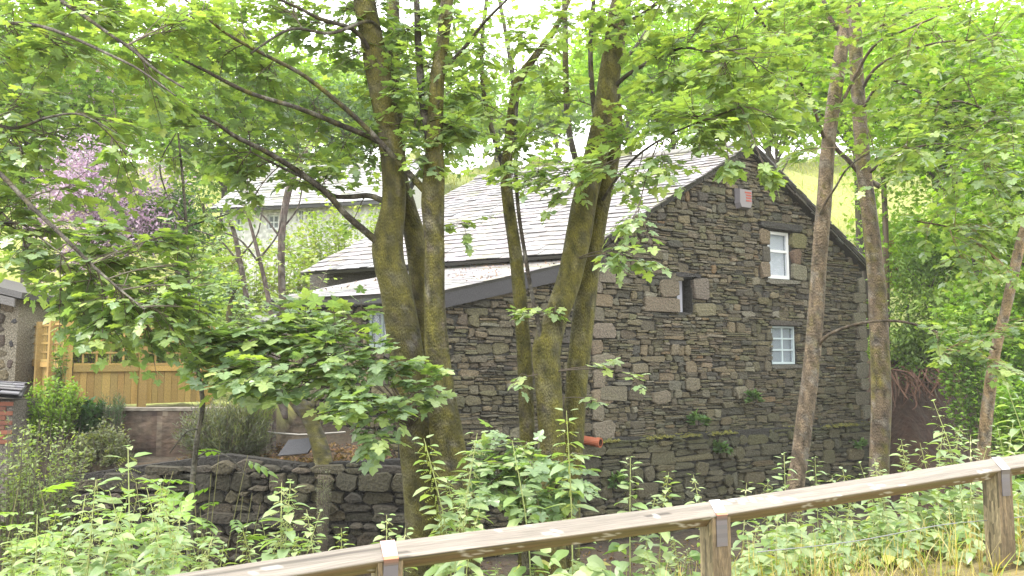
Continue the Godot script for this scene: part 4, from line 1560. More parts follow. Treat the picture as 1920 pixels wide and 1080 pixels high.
func outbuildings() -> void:
	# white house up the garden
	var d := 31.0
	var house := thing("white_house", "white rendered house with a pale slate roof beyond the garden", "house", Vector3(at(560, 450, d).x, gh(at(560, 450, d).x, -d), -d))
	var gx := Vector3(0.97, 0, 0.243).normalized()
	var gz := Vector3(-gx.z, 0, gx.x)
	if gz.z < 0: gz = -gz
	var o := at(415, 500, d)
	o.y = gh(o.x, o.z) - 1.5
	var f := [o, gx, UP, gz]
	var q0 := on_plane(f, 415, 395)
	var q1 := on_plane(f, 735, 345)
	var eave := q0.y
	var poly := PackedVector2Array([Vector2(0, 0), Vector2(q1.x, 0), Vector2(q1.x, eave), Vector2(0, eave)])
	var wins := [rect_at(f, 500, 402, 522, 430), rect_at(f, 556, 392, 569, 415), rect_at(f, 574, 390, 587, 413), rect_at(f, 440, 408, 456, 436)]
	solid("wall", f, poly, wins, -0.4, 0.0, Color(0.82, 0.81, 0.78), M["white_wall"], house)
	var back := MB.new()
	back.fr(f, 0.0, q1.x, 0.0, eave - 0.01, -6.0, -0.7, Color(0.7, 0.69, 0.66))
	part("side_wall", back.mesh(M["white_wall"]), house)
	for w in wins: window(f, w, 2, [0.5], house, 0.05, Color(0.6, 0.62, 0.62), "", -0.08)
	var rm := MB.new()
	var e0 := put(f, Vector2(-0.35, eave), 0.35)
	var e1 := put(f, Vector2(q1.x + 0.3, eave), 0.35)
	var up := UP * 2.4 - gz * 3.4
	var t0 := e0 + up
	var t1 := e1 + up
	var dn := -gz * 3.4 - UP * 2.4
	for k in 2:
		var off := UP * (-0.1 * k)
		rm.quad(e0 + off, e1 + off, t1 + off, t0 + off, Color(0.1, 0.1, 0.1))
		rm.quad(t0 + off, t1 + off, t1 + dn + off, t0 + dn + off, Color(0.2, 0.2, 0.2))
	rm.quad(e0 - UP * 0.1, e1 - UP * 0.1, e1, e0, Color(0.05, 0.05, 0.05))
	for e in [[e0, t0, t0 + dn], [e1, t1, t1 + dn]]:
		rm.quad(e[0] - UP * 0.1, e[1] - UP * 0.1, e[1], e[0], Color(0.07, 0.07, 0.07))
		rm.quad(e[1] - UP * 0.1, e[2] - UP * 0.1, e[2], e[1], Color(0.07, 0.07, 0.07))
		rm.tri(e[0] - gz * 0.75 - UP * 0.1, e[2] + gz * 0.75 - UP * 0.1, e[1] - UP * 0.1, Color(0.7, 0.69, 0.66))
	var hr := part("roof", rm.mesh(M["slate"]), house)
	var nn := (t0 - e0).cross(e1 - e0).normalized()
	if nn.y < 0: nn = -nn
	slates(hr, e0, e1, t0, t1, nn, [0.28, 0.24], [0.3, 0.45], Color(0.5, 0.49, 0.5), 0)
	var gm := MB.new()
	gm.box(e0 - UP * 0.14, e1 - e0, UP * 0.1, gz * 0.1, Color(0.03, 0.03, 0.03))
	part("gutter", gm.mesh(M["plastic"]), house)
	# low grey lean-to in the garden
	var d2 := 20.0
	var shed := thing("garden_shed", "low weathered grey shed with a flat pale roof behind the saplings", "shed", Vector3(at(540, 640, d2).x, gh(at(540, 640, d2).x, -d2), -d2))
	var g := [Vector3(0, 0, -d2), Vector3.RIGHT, UP, Vector3.BACK]
	var a := on_plane(g, 462, 605)
	var b := on_plane(g, 700, 575)
	var sm := MB.new()
	sm.fr(g, a.x + 0.2, b.x, -0.5, a.y - 0.16, -3.0, -0.2, Color(0.2, 0.17, 0.15))
	part("wall", sm.mesh(M["timber"]), shed)
	var fm := MB.new()
	fm.fr(g, a.x, b.x, a.y - 0.22, a.y, -0.03, 0.02, Color(0.27, 0.23, 0.21))
	part("fascia", fm.mesh(M["timber"]), shed)
	var tm := MB.new()
	var p0 := put(g, Vector2(a.x - 0.05, a.y + 0.01), 0.08)
	var dx := Vector3(b.x - a.x, 0, 0)
	tm.box(p0, dx, Vector3(0, 0.05, 0), Vector3(0, 0, 0.001), Color(0.2, 0.2, 0.2))
	tm.quad(p0 + UP * 0.05, p0 + dx + UP * 0.05, p0 + dx + Vector3(0, 0.6, -3.0), p0 + Vector3(0, 0.6, -3.0), Color(0.34, 0.33, 0.34))
	tm.quad(p0, p0 + dx, p0 + dx + Vector3(0, 0.55, -3.0), p0 + Vector3(0, 0.55, -3.0), Color(0.1, 0.1, 0.1))
	part("roof", tm.mesh(M["slate"]), shed)


# ---------------------------------------------------------------- near trees
func near_trees() -> void:
	var bark := Color(0.125, 0.10, 0.078)
	# A: the left cluster of three trunks
	var A := new_tree("sycamore_tree", "mossy three-trunked sycamore left of the picture's middle, a long branch reaching left", "tree", 815, 6.2, 0.8, bark)
	stem(A, [[800, 1000, 76], [782, 830, 70], [760, 650, 66], [742, 545, 62], [727, 468, 62], [738, 385, 50], [738, 320, 48], [724, 220, 46], [704, 110, 46], [680, -20, 42], [640, -260, 34]], "trunk", true)
	stem(A, [[815, 990, 50, 0.3], [800, 760, 48, 0.3], [790, 650, 46, 0.3], [790, 560, 46, 0.3], [783, 470, 44, 0.3], [765, 395, 38, 0.28], [750, 330, 32, 0.25], [742, 210, 27, 0.3], [738, 100, 26, 0.4], [738, -40, 25, 0.5], [745, -260, 20, 0.6]], "trunk", true)
	stem(A, [[860, 1000, 70, -0.2], [840, 840, 62, -0.2], [822, 690, 46, -0.2], [815, 560, 40, -0.2], [815, 460, 40, -0.2], [812, 385, 46, -0.2], [813, 340, 42, -0.2], [815, 250, 30, -0.2], [820, 150, 27, -0.2], [832, 60, 25, -0.2], [842, -60, 24, -0.2], [850, -260, 18, -0.2]], "trunk", true)
	stem(A, [[806, 365, 26, -0.2], [785, 345, 20, -0.2], [760, 318, 17, -0.15], [725, 280, 16, -0.25], [690, 243, 15, -0.3], [640, 197, 14, -0.4], [570, 142, 12, -0.5], [505, 107, 11, -0.6], [430, 66, 9, -0.8], [360, 10, 7, -1.0], [300, -40, 5, -1.1]], "branch", false, 10, 0.5)
	stem(A, [[715, 268, 18], [690, 255, 16, -0.1], [640, 235, 15, -0.2], [560, 203, 13, -0.5], [465, 173, 12, -0.8], [380, 130, 9, -1.0], [310, 95, 6, -1.2]], "branch", false, 10, 0.3)
	stem(A, [[724, 468, 26], [690, 438, 20, -0.1], [648, 402, 18, -0.2], [612, 362, 17, -0.3], [560, 322, 16, -0.4], [500, 285, 15, -0.6], [440, 255, 12, -0.7], [395, 225, 8, -0.9], [340, 205, 5, -1.0]], "branch", false, 10, 0.25)
	stem(A, [[722, 378, 20], [692, 367, 16], [655, 369, 14, -0.1], [622, 366, 11, -0.15], [590, 345, 8, -0.3], [520, 310, 7, -0.5], [470, 285, 5, -0.6]], "branch", false, 8, 0.3)
	stem(A, [[812, 295, 24, -0.2], [793, 190, 22, -0.1], [785, 90, 20], [780, -30, 18, 0.1], [770, -250, 14, 0.2]], "branch", false, 10, 0.2)
	stem(A, [[822, 140, 16, -0.2], [870, 90, 10, -0.3], [910, 40, 8, -0.5], [960, -10, 6, -0.7]], "branch", false, 8, 0.2)
	stem(A, [[706, 120, 16], [668, 60, 12, -0.2], [600, 35, 11, -0.5], [560, 15, 9, -0.7], [480, -20, 6, -1.0]], "branch", false, 8, 0.2)
	stem(A, [[715, 60, 10], [690, 40, 9, -0.2], [620, 62, 9, -0.4], [545, 55, 8, -0.6], [470, 100, 5, -0.9]], "branch", false, 8, 0.2)
	for s in [[420, 60, 5.4, 70, 70], [560, 50, 5.4, 80, 80], [650, 110, 5.6, 60, 50], [500, 150, 5.2, 70, 70], [400, 130, 5.1, 70, 70], [580, 200, 5.4, 60, 50], [640, 280, 5.6, 60, 40], [470, 240, 5.2, 60, 60], [560, 290, 5.4, 60, 40], [700, 150, 5.7, 60, 50], [760, 60, 5.6, 70, 70], [820, 130, 5.5, 70, 60], [690, 300, 5.6, 60, 45], [775, 225, 5.4, 75, 80], [850, 240, 5.4, 60, 55], [800, 290, 5.3, 60, 40], [850, 40, 5.5, 60, 60], [640, 20, 5.5, 70, 60], [340, 210, 5.0, 60, 60], [410, 300, 5.2, 50, 35], [595, 345, 5.6, 30, 14], [655, 430, 5.8, 25, 8], [480, 320, 5.3, 50, 30], [740, 170, 5.5, 60, 50], [880, 420, 5.3, 40, 13], [870, 180, 5.5, 50, 40], [560, 345, 5.2, 36, 18], [470, 385, 5.2, 34, 16], [440, 340, 5.1, 40, 24], [620, 320, 5.3, 36, 22], [330, 40, 5.0, 70, 70], [520, 10, 5.2, 70, 60], [720, 10, 5.5, 70, 60]]:
		spray(A, s[0], s[1], s[2] + 0.7, s[3], roundi(s[4] * 1.25), 0.112, 0.45)
	var low := at(770, 800, 6.1)
	for s in [[380, 660, 4.8, 50, 40], [520, 600, 5.1, 55, 50], [740, 690, 5.2, 40, 30], [430, 640, 4.8, 55, 45], [470, 690, 4.7, 60, 50], [410, 690, 4.8, 45, 30], [480, 640, 5.0, 60, 60], [560, 615, 5.1, 65, 60], [640, 600, 5.3, 60, 45], [530, 700, 4.8, 70, 70], [610, 690, 4.9, 70, 75], [690, 670, 5.1, 60, 55], [650, 760, 4.8, 60, 60], [720, 760, 5.0, 55, 45], [790, 725, 5.2, 50, 30], [820, 740, 5.3, 40, 22], [700, 820, 4.9, 40, 25], [430, 700, 4.7, 60, 45], [600, 640, 5.0, 70, 60]]:
		spray(A, s[0], s[1], s[2], s[3] * 0.75, roundi(s[4] * 0.9), 0.135, 0.4, low)
	for i in 3: crown_above(A, at([500, 760, 640][i], -420, 6.0) + Vector3(0, 1.0, 0), Vector3(2.6, 1.6, 2.4), 260, 0.13)
	finish(A)
	# B: the mossy forked pair in the middle
	var B := new_tree("forked_sycamore", "mossy sycamore with a low fork in front of the lean-to wall", "tree", 1040, 6.0, 0.9, bark)
	stem(B, [[1033, 960, 54], [1035, 830, 50], [1028, 720, 50], [1025, 655, 54], [1044, 590, 46], [1068, 520, 47], [1085, 440, 50], [1100, 360, 48], [1118, 290, 48], [1135, 200, 44], [1146, 120, 40], [1160, 30, 38], [1172, -50, 34], [1185, -260, 26]], "trunk", true)
	stem(B, [[1066, 990, 44, 0.25], [1071, 860, 42, 0.25], [1081, 720, 40, 0.25], [1093, 600, 40, 0.25], [1106, 500, 38, 0.25], [1122, 400, 38, 0.2], [1140, 320, 36, 0.15], [1153, 235, 30, 0.1], [1150, 170, 26, 0.05]], "trunk", true)
	stem(B, [[986, 960, 30, 0.2], [988, 820, 29, 0.2], [984, 690, 28, 0.2], [978, 600, 27, 0.2], [967, 480, 25, 0.2], [954, 390, 23, 0.2], [949, 325, 22, 0.2], [956, 250, 20, 0.2], [964, 190, 19, 0.2], [972, 152, 18, 0.2], [1000, 110, 14, 0.1], [1034, 65, 12], [1062, 10, 10], [1100, -80, 8]], "trunk", true, 14)
	stem(B, [[966, 185, 14, 0.2], [958, 120, 13, 0.3], [946, 50, 11, 0.4], [933, -30, 10, 0.5], [920, -200, 8, 0.5]], "branch", false, 10, 0.2)
	stem(B, [[950, 335, 16, 0.2], [937, 290, 15, 0.3], [920, 235, 14, 0.4], [906, 165, 13, 0.4], [904, 75, 12, 0.5], [915, -30, 11, 0.5], [920, -200, 8, 0.6]], "branch", false, 10, 0.4)
	stem(B, [[1020, 660, 20, -0.05], [1010, 610, 13, -0.05], [997, 550, 12], [985, 480, 11], [974, 410, 11], [968, 340, 11], [967, 250, 10, 0.1], [970, 180, 8, 0.15]], "branch", false, 10, 0.0)
	stem(B, [[1096, 390, 20, 0.1], [1082, 312, 18, 0.2], [1066, 240, 17, 0.3], [1061, 150, 17, 0.3], [1059, 20, 16, 0.3], [1055, -80, 15, 0.3], [1050, -260, 12, 0.3]], "branch", false, 10, 0.45)
	stem(B, [[1124, 250, 20, 0.05], [1112, 185, 15, 0.05], [1107, 90, 13, 0.05], [1113, 0, 12, 0.05], [1120, -160, 8]], "branch", false, 10, 0.4)
	stem(B, [[1130, 375, 10, 0.1], [1160, 330, 8, -0.1], [1200, 288, 7, -0.3], [1260, 250, 6, -0.6], [1330, 222, 5, -0.8], [1390, 200, 4, -0.9]], "branch", false, 8, 0.1)
	stem(B, [[1150, 165, 14], [1180, 138, 11, -0.2], [1230, 110, 9, -0.4], [1282, 90, 8, -0.6], [1335, 97, 6, -0.8], [1400, 90, 4, -1.0]], "branch", false, 8, 0.1)
	stem(B, [[1158, 60, 20], [1175, 45, 15, -0.1], [1210, 22, 11, -0.2], [1250, -10, 9, -0.4], [1300, -60, 7, -0.5]], "branch", false, 8, 0.3)
	stem(B, [[1155, 120, 12], [1190, 90, 9, 0.2], [1235, 15, 7, 0.3], [1270, -60, 5, 0.4]], "branch", false, 8, 0.2)
	for s in [[960, 60, 5.6, 50, 30], [1010, 130, 5.5, 60, 45], [900, 190, 5.6, 50, 40], [885, 90, 5.7, 55, 45], [1040, 190, 5.5, 50, 35], [960, 270, 5.5, 50, 35], [1010, 240, 5.5, 50, 35], [1060, 330, 5.2, 60, 55], [1010, 330, 5.3, 45, 30], [1110, 320, 5.2, 45, 30], [960, 320, 5.4, 50, 30], [1190, 50, 5.4, 70, 60], [1250, 140, 5.2, 70, 70], [1310, 50, 5.2, 80, 75], [1220, 210, 5.2, 60, 55], [1300, 215, 5.0, 70, 75], [1360, 140, 5.0, 60, 70], [1385, 205, 5.0, 45, 45], [1320, 265, 5.0, 40, 36], [1240, 300, 5.2, 55, 45], [1180, 360, 5.3, 40, 25], [1190, 440, 5.1, 45, 24], [1215, 492, 5.0, 45, 16], [1165, 475, 5.1, 40, 14], [1440, 335, 4.9, 24, 16], [1370, 332, 4.9, 20, 12], [1400, 60, 5.2, 80, 75], [1450, 140, 5.2, 70, 60], [980, 590, 5.6, 35, 10], [1040, 585, 5.6, 20, 5], [1130, 690, 5.5, 28, 7], [1200, 702, 5.4, 22, 5], [965, 715, 5.6, 20, 5], [1110, 748, 5.7, 22, 5], [1060, 40, 5.6, 60, 40], [1130, 20, 5.5, 60, 50], [1160, 250, 5.4, 40, 25], [1450, 225, 5.1, 45, 40], [1270, 10, 5.2, 70, 60]]:
		spray(B, s[0], s[1], s[2] + 0.2, s[3], roundi(s[4] * 1.15), 0.108, 0.65)
	for i in 2: crown_above(B, at([1080, 1350][i], -420, 5.8) + Vector3(0, 1.0, 0), Vector3(2.4, 1.5, 2.4), 260, 0.13)
	finish(B)
	# the tall pair on the right
	var smooth := Color(0.225, 0.165, 0.11)
	var C := new_tree("slim_sycamore", "slim pale brown leaning trunk crossing the right half of the gable", "tree", 1495, 7.6, 0.22, smooth)
	stem(C, [[1490, 940, 33], [1499, 860, 31], [1515, 740, 30], [1527, 620, 29], [1535, 500, 28], [1545, 380, 27], [1553, 270, 27], [1565, 180, 26], [1578, 90, 25], [1592, -30, 24], [1615, -260, 19]], "trunk", true, 16)
	stem(C, [[1546, 262, 10], [1535, 230, 9, -0.1], [1512, 170, 9, -0.2], [1480, 130, 8, -0.4], [1440, 60, 7, -0.6], [1400, -10, 6, -0.8]], "branch", false, 8, 0.0)
	stem(C, [[1530, 655, 12], [1545, 635, 10, -0.1], [1570, 620, 9, -0.2], [1620, 605, 8, -0.4], [1680, 602, 8, -0.5], [1725, 611, 7, -0.6], [1758, 623, 6, -0.7]], "branch", false, 8, 0.0)
	stem(C, [[1533, 415, 8], [1545, 385, 6, -0.1], [1566, 352, 6, -0.2], [1590, 315, 5, -0.3], [1635, 285, 4, -0.5], [1700, 275, 3, -0.7]], "branch", false, 7, 0.0)
	stem(C, [[1560, 235, 10], [1600, 150, 9, -0.1], [1640, 85, 8, -0.3], [1700, 55, 6, -0.5], [1760, 30, 5, -0.7]], "branch", false, 8, 0.0)
	stem(C, [[1572, 55, 14], [1557, 35, 12], [1540, -10, 11], [1500, -120, 8]], "branch", false, 8, 0.0)
	for s in [[1480, 90, 6.6, 70, 75], [1440, 190, 6.6, 60, 60], [1500, 215, 6.8, 55, 50], [1440, 240, 6.4, 36, 30], [1500, 285, 6.6, 36, 22], [1550, 50, 6.9, 70, 65], [1640, 60, 6.8, 70, 70], [1700, 110, 6.6, 60, 60], [1540, 140, 6.9, 60, 45], [1640, 300, 6.8, 40, 20], [1700, 280, 6.6, 50, 40], [1600, 200, 7.0, 50, 35], [1760, 640, 6.8, 40, 18], [1520, 10, 6.9, 70, 60], [1440, 20, 6.7, 60, 55]]:
		spray(C, s[0], s[1], s[2], s[3], s[4], 0.12, 0.65)
	crown_above(C, at(1520, -420, 7.4) + Vector3(0, 1.2, 0), Vector3(2.8, 1.6, 2.6), 260, 0.13)
	finish(C)
	var C2 := new_tree("tall_sycamore", "straight grey-brown trunk standing at the right corner of the mill", "tree", 1648, 8.6, 0.42, Color(0.18, 0.13, 0.085))
	stem(C2, [[1648, 960, 38], [1648, 880, 36], [1652, 740, 35], [1648, 620, 33], [1643, 520, 31], [1632, 420, 29], [1620, 320, 28], [1612, 220, 27], [1606, 120, 25], [1602, 0, 24], [1600, -240, 20]], "trunk", true, 16)
	stem(C2, [[1650, 350, 16, 0.3], [1618, 330, 14, 0.3], [1590, 300, 13, 0.3], [1566, 275, 11, 0.3], [1556, 240, 9, 0.2]], "branch", false, 8, 0.2)
	stem(C2, [[1610, 180, 12], [1640, 130, 9, -0.2], [1690, 100, 7, -0.4], [1760, 80, 6, -0.7], [1840, 75, 5, -0.9]], "branch", false, 8, 0.1)
	stem(C2, [[1612, 215, 10], [1660, 150, 8, -0.3], [1740, 180, 7, -0.5], [1800, 190, 6, -0.8], [1880, 215, 4, -1.1]], "branch", false, 8, 0.1)
	stem(C2, [[1622, 330, 9], [1680, 290, 7, -0.3], [1760, 270, 6, -0.5], [1840, 290, 5, -0.8]], "branch", false, 7, 0.1)
	stem(C2, [[1606, 90, 10], [1650, 50, 8, -0.3], [1720, 20, 7, -0.5], [1790, 10, 6, -0.8], [1880, -20, 4, -1.1]], "branch", false, 8, 0.1)
	for s in [[1740, 60, 7.4, 80, 75], [1800, 140, 7.2, 75, 70], [1720, 220, 7.6, 70, 60], [1810, 260, 7.2, 80, 75], [1880, 60, 7.0, 80, 75], [1885, 190, 6.9, 70, 65], [1760, 340, 7.4, 70, 65], [1850, 340, 7.0, 75, 70], [1690, 330, 7.8, 45, 30], [1670, 170, 7.8, 50, 40], [1900, 290, 6.8, 60, 50], [1660, 20, 7.9, 60, 50], [1820, 20, 7.1, 70, 60]]:
		spray(C2, s[0], s[1], s[2], s[3], s[4], 0.12, 0.6)
	crown_above(C2, at(1780, -420, 8.0) + Vector3(0, 1.2, 0), Vector3(3.0, 1.7, 2.6), 260, 0.13)
	finish(C2)
	var D := new_tree("young_sycamore", "thin yellowish leaning trunk near the right edge above the last post", "tree", 1845, 8.0, 0.1, Color(0.34, 0.235, 0.125))
	stem(D, [[1844, 880, 25], [1848, 800, 23], [1856, 730, 21], [1866, 660, 19], [1886, 580, 18], [1910, 470, 18], [1930, 400, 17], [1965, 250, 15], [1990, 100, 12]], "trunk", true, 12)
	stem(D, [[1868, 655, 9], [1840, 640, 7, -0.3], [1800, 645, 5, -0.5], [1760, 660, 3, -0.7]], "branch", false, 7, 0.0)
	stem(D, [[1900, 520, 10], [1850, 470, 8, -0.2], [1790, 430, 6, -0.4], [1720, 415, 4, -0.6]], "branch", false, 7, 0.0)
	for s in [[1800, 430, 7.4, 70, 55], [1870, 430, 7.2, 60, 50], [1740, 430, 7.5, 50, 35], [1890, 620, 7.0, 55, 45], [1830, 640, 7.2, 50, 35], [1900, 690, 6.9, 40, 30], [1780, 670, 7.3, 35, 22], [1900, 520, 7.1, 50, 40], [1820, 520, 7.3, 50, 40]]:
		spray(D, s[0], s[1], s[2], s[3], s[4], 0.11, 0.55)
	finish(D)
	# a tree just outside the left edge whose branches hang into the picture
	var E := new_tree("edge_sycamore", "sycamore at the left edge whose leafy branches hang over the garden", "tree", -260, 5.2, 0.4, bark)
	stem(E, [[-250, 1000, 110], [-240, 600, 90], [-200, 300, 80], [-150, 60, 70], [-80, -200, 55]], "trunk", true)
	stem(E, [[-205, 330, 34], [-100, 280, 18, -0.3], [-20, 310, 13, -0.5], [60, 388, 12, -0.6], [125, 450, 11, -0.7], [165, 490, 9, -0.7], [210, 530, 7, -0.8], [270, 580, 4, -0.9]], "branch", false, 10, 0.3)
	stem(E, [[-150, 60, 40], [-60, 40, 18, -0.3], [0, 42, 11, -0.4], [70, 48, 10, -0.5], [130, 68, 9, -0.6], [200, 100, 8, -0.7], [260, 130, 6, -0.8], [330, 180, 4, -0.9]], "branch", false, 8, 0.1)
	stem(E, [[-120, -60, 30], [0, -50, 14, -0.3], [100, -5, 12, -0.4], [140, 18, 11, -0.5], [200, 60, 9, -0.6], [250, 95, 9, -0.6], [290, 130, 7, -0.7], [345, 165, 5, -0.8]], "branch", false, 8, 0.1)
	stem(E, [[-200, 420, 24], [-80, 410, 10, -0.2], [0, 417, 8, -0.3], [40, 420, 7, -0.4], [75, 445, 5, -0.5], [120, 480, 3, -0.6]], "branch", false, 7, 0.1)
	stem(E, [[-170, 180, 30], [-60, 210, 14, -0.3], [20, 240, 9, -0.4], [90, 220, 7, -0.5], [150, 215, 5, -0.7], [220, 250, 3, -0.8]], "branch", false, 7, 0.1)
	for s in [[40, 60, 4.7, 90, 60], [130, 110, 4.6, 80, 60], [210, 50, 4.6, 80, 60], [280, 120, 4.5, 70, 50], [50, 190, 4.6, 80, 65], [250, 230, 4.5, 55, 28], [330, 60, 4.6, 70, 45], [50, 310, 4.6, 80, 60], [160, 350, 4.5, 60, 35], [260, 330, 4.5, 60, 34], [100, 440, 4.5, 60, 40], [30, 430, 4.6, 70, 50], [190, 470, 4.4, 50, 30], [280, 470, 4.4, 45, 22], [180, 540, 4.3, 60, 45], [250, 590, 4.3, 65, 60], [330, 610, 4.3, 60, 50], [210, 640, 4.4, 60, 50], [160, 600, 4.4, 60, 45], [390, 590, 4.4, 50, 36], [70, 520, 4.6, 60, 30], [230, 10, 4.7, 80, 60], [90, 10, 4.7, 80, 60], [0, 130, 4.7, 70, 50], [300, 200, 4.5, 55, 30], [300, 560, 4.3, 60, 50], [20, 370, 4.6, 60, 45], [100, 270, 4.6, 60, 40], [200, 420, 4.4, 60, 34], [340, 500, 4.4, 50, 30], [60, 480, 4.5, 60, 34], [130, 500, 4.4, 60, 34], [400, 30, 4.8, 60, 40], [230, 500, 4.4, 60, 40], [340, 440, 4.5, 50, 30], [360, 540, 4.4, 55, 40], [120, 580, 4.4, 50, 26], [300, 650, 4.4, 50, 30]]:
		spray(E, s[0], s[1], s[2] + 0.4, s[3], roundi(s[4] * (1.2 if s[1] < 500 else 1.15)), 0.105, 0.5)
	crown_above(E, at(60, -460, 4.8) + Vector3(0, 1.0, 0), Vector3(2.6, 1.4, 2.2), 260, 0.13)
	finish(E)
	# slim sapling among the nettles on the left
	var S := new_tree("ash_sapling", "slender young stem rising from the nettles at the left, left of the grey bush", "sapling", 357, 5.2, 0.1, Color(0.15, 0.13, 0.10))
	stem(S, [[356, 1010, 11], [360, 920, 11], [370, 820, 10], [380, 760, 9], [372, 700, 8], [360, 630, 7], [355, 560, 6], [350, 440, 6], [343, 340, 5], [334, 250, 3]], "trunk", true, 10)
	stem(S, [[366, 860, 5], [395, 845, 4, -0.1], [430, 858, 4, -0.2], [462, 890, 3, -0.3]], "branch", false, 6, 0.0)
	stem(S, [[372, 805, 5], [350, 810, 4, -0.1], [318, 850, 3, -0.1]], "branch", false, 6, 0.0)
	stem(S, [[349, 420, 5], [320, 380, 4], [300, 310, 4, 0.1], [330, 250, 3, 0.1]], "branch", false, 6, 0.0)
	stem(S, [[350, 425, 4], [400, 410, 4, 0.2], [430, 400, 3, 0.2]], "branch", false, 6, 0.0)
	for s in [[320, 300, 5.2, 50, 26], [380, 380, 5.3, 45, 20], [300, 380, 5.2, 45, 22], [370, 480, 5.2, 40, 14], [410, 420, 5.4, 40, 14]]:
		spray(S, s[0], s[1], s[2], s[3], s[4], 0.07, 0.7)
	finish(S, 120)
	# leafy sapling in front of the forked tree
	var P := new_tree("sycamore_sapling", "bushy low sycamore sapling with bluish leaves at the foot of the forked tree", "sapling", 985, 4.5, 0.0, Color(0.14, 0.12, 0.08))
	for l in [[985, 1000, 930, 860], [990, 1000, 1010, 830], [1000, 1000, 1060, 880], [980, 1000, 905, 920]]:
		stem(P, [[l[0], l[1], 9], [(l[0] + l[2]) * 0.5, (l[1] + l[3]) * 0.5, 7], [l[2], l[3], 4]], "trunk", true, 7)
	for s in [[910, 880, 4.4, 45, 34], [980, 850, 4.4, 50, 40], [1045, 880, 4.4, 45, 36], [940, 930, 4.3, 55, 46], [1020, 940, 4.3, 55, 46], [880, 940, 4.4, 40, 26], [985, 900, 4.3, 60, 40], [1070, 930, 4.4, 30, 18]]:
		spray(P, s[0], s[1], s[2], s[3], s[4], 0.105, 0.2)
	finish(P)
	# the leaning mossy trunk on the terrace
	var H := new_tree("leaning_tree", "dark mossy trunk leaning left over the terrace above the dry stone wall", "tree", 606, 12.95, 0.6, Color(0.10, 0.085, 0.065))
	stem(H, [[607, 875, 34], [598, 830, 30], [578, 780, 28], [545, 738, 25], [500, 705, 22], [455, 660, 18], [430, 600, 12], [440, 540, 7]], "trunk", true, 12)
	stem(H, [[575, 775, 18], [600, 740, 14], [640, 725, 12], [670, 700, 9]], "branch", false, 8)
	stem(H, [[585, 800, 18], [620, 760, 15], [650, 745, 12]], "branch", false, 8)
	for s in [[450, 600, 12.5, 45, 90], [520, 640, 12.5, 45, 80], [620, 690, 12.6, 40, 60], [430, 540, 12.7, 35, 60]]:
		spray(H, s[0], s[1], s[2], s[3], s[4], 0.13, 0.3)
	finish(H, 0)
	# bare-stemmed young trees in the garden
	var stems := [
		["garden_tree", "reddish-brown slim trunk standing before the white house", [[531, 660, 15], [529, 560, 14], [528, 450, 13], [538, 370, 13], [560, 310, 11], [590, 260, 9], [600, 240, 6]], 15.5, [[560, 300, 60, 60], [600, 240, 50, 50], [520, 330, 50, 30], [560, 470, 40, 40], [490, 540, 40, 40], [600, 540, 45, 40]]],
		["garden_sapling", "thin grey sapling left of the slim reddish trunk", [[472, 650, 11], [464, 570, 10], [452, 500, 10], [440, 440, 9], [428, 405, 7]], 14.8, [[430, 500, 45, 60], [420, 430, 40, 40], [450, 560, 40, 40], [390, 470, 40, 40]]],
		["crooked_sapling", "crooked thin sapling with forked bare twigs near the shed", [[516, 650, 9], [505, 570, 9], [490, 500, 8], [472, 430, 6], [458, 380, 4]], 14.4, [[500, 480, 40, 30], [470, 400, 30, 16]]]]
	for g in stems:
		var G := new_tree(g[0], g[1], "sapling" if g[0] != "garden_tree" else "tree", g[2][0][0], g[3], 0.1, Color(0.16, 0.115, 0.10))
		stem(G, g[2], "trunk", true, 10)
		var q: Array = g[2][2]
		stem(G, [[q[0], q[1], 6], [q[0] - 40, q[1] - 50, 5], [q[0] - 90, q[1] - 70, 3]], "branch", false, 6, 0.0)
		stem(G, [[q[0], q[1] - 20, 6], [q[0] + 30, q[1] - 60, 4], [q[0] + 40, q[1] - 110, 3]], "branch", false, 6, 0.0)
		for s in g[4]: spray(G, s[0], s[1], g[3], s[2], s[3], 0.11, 0.7)
		finish(G, 0)


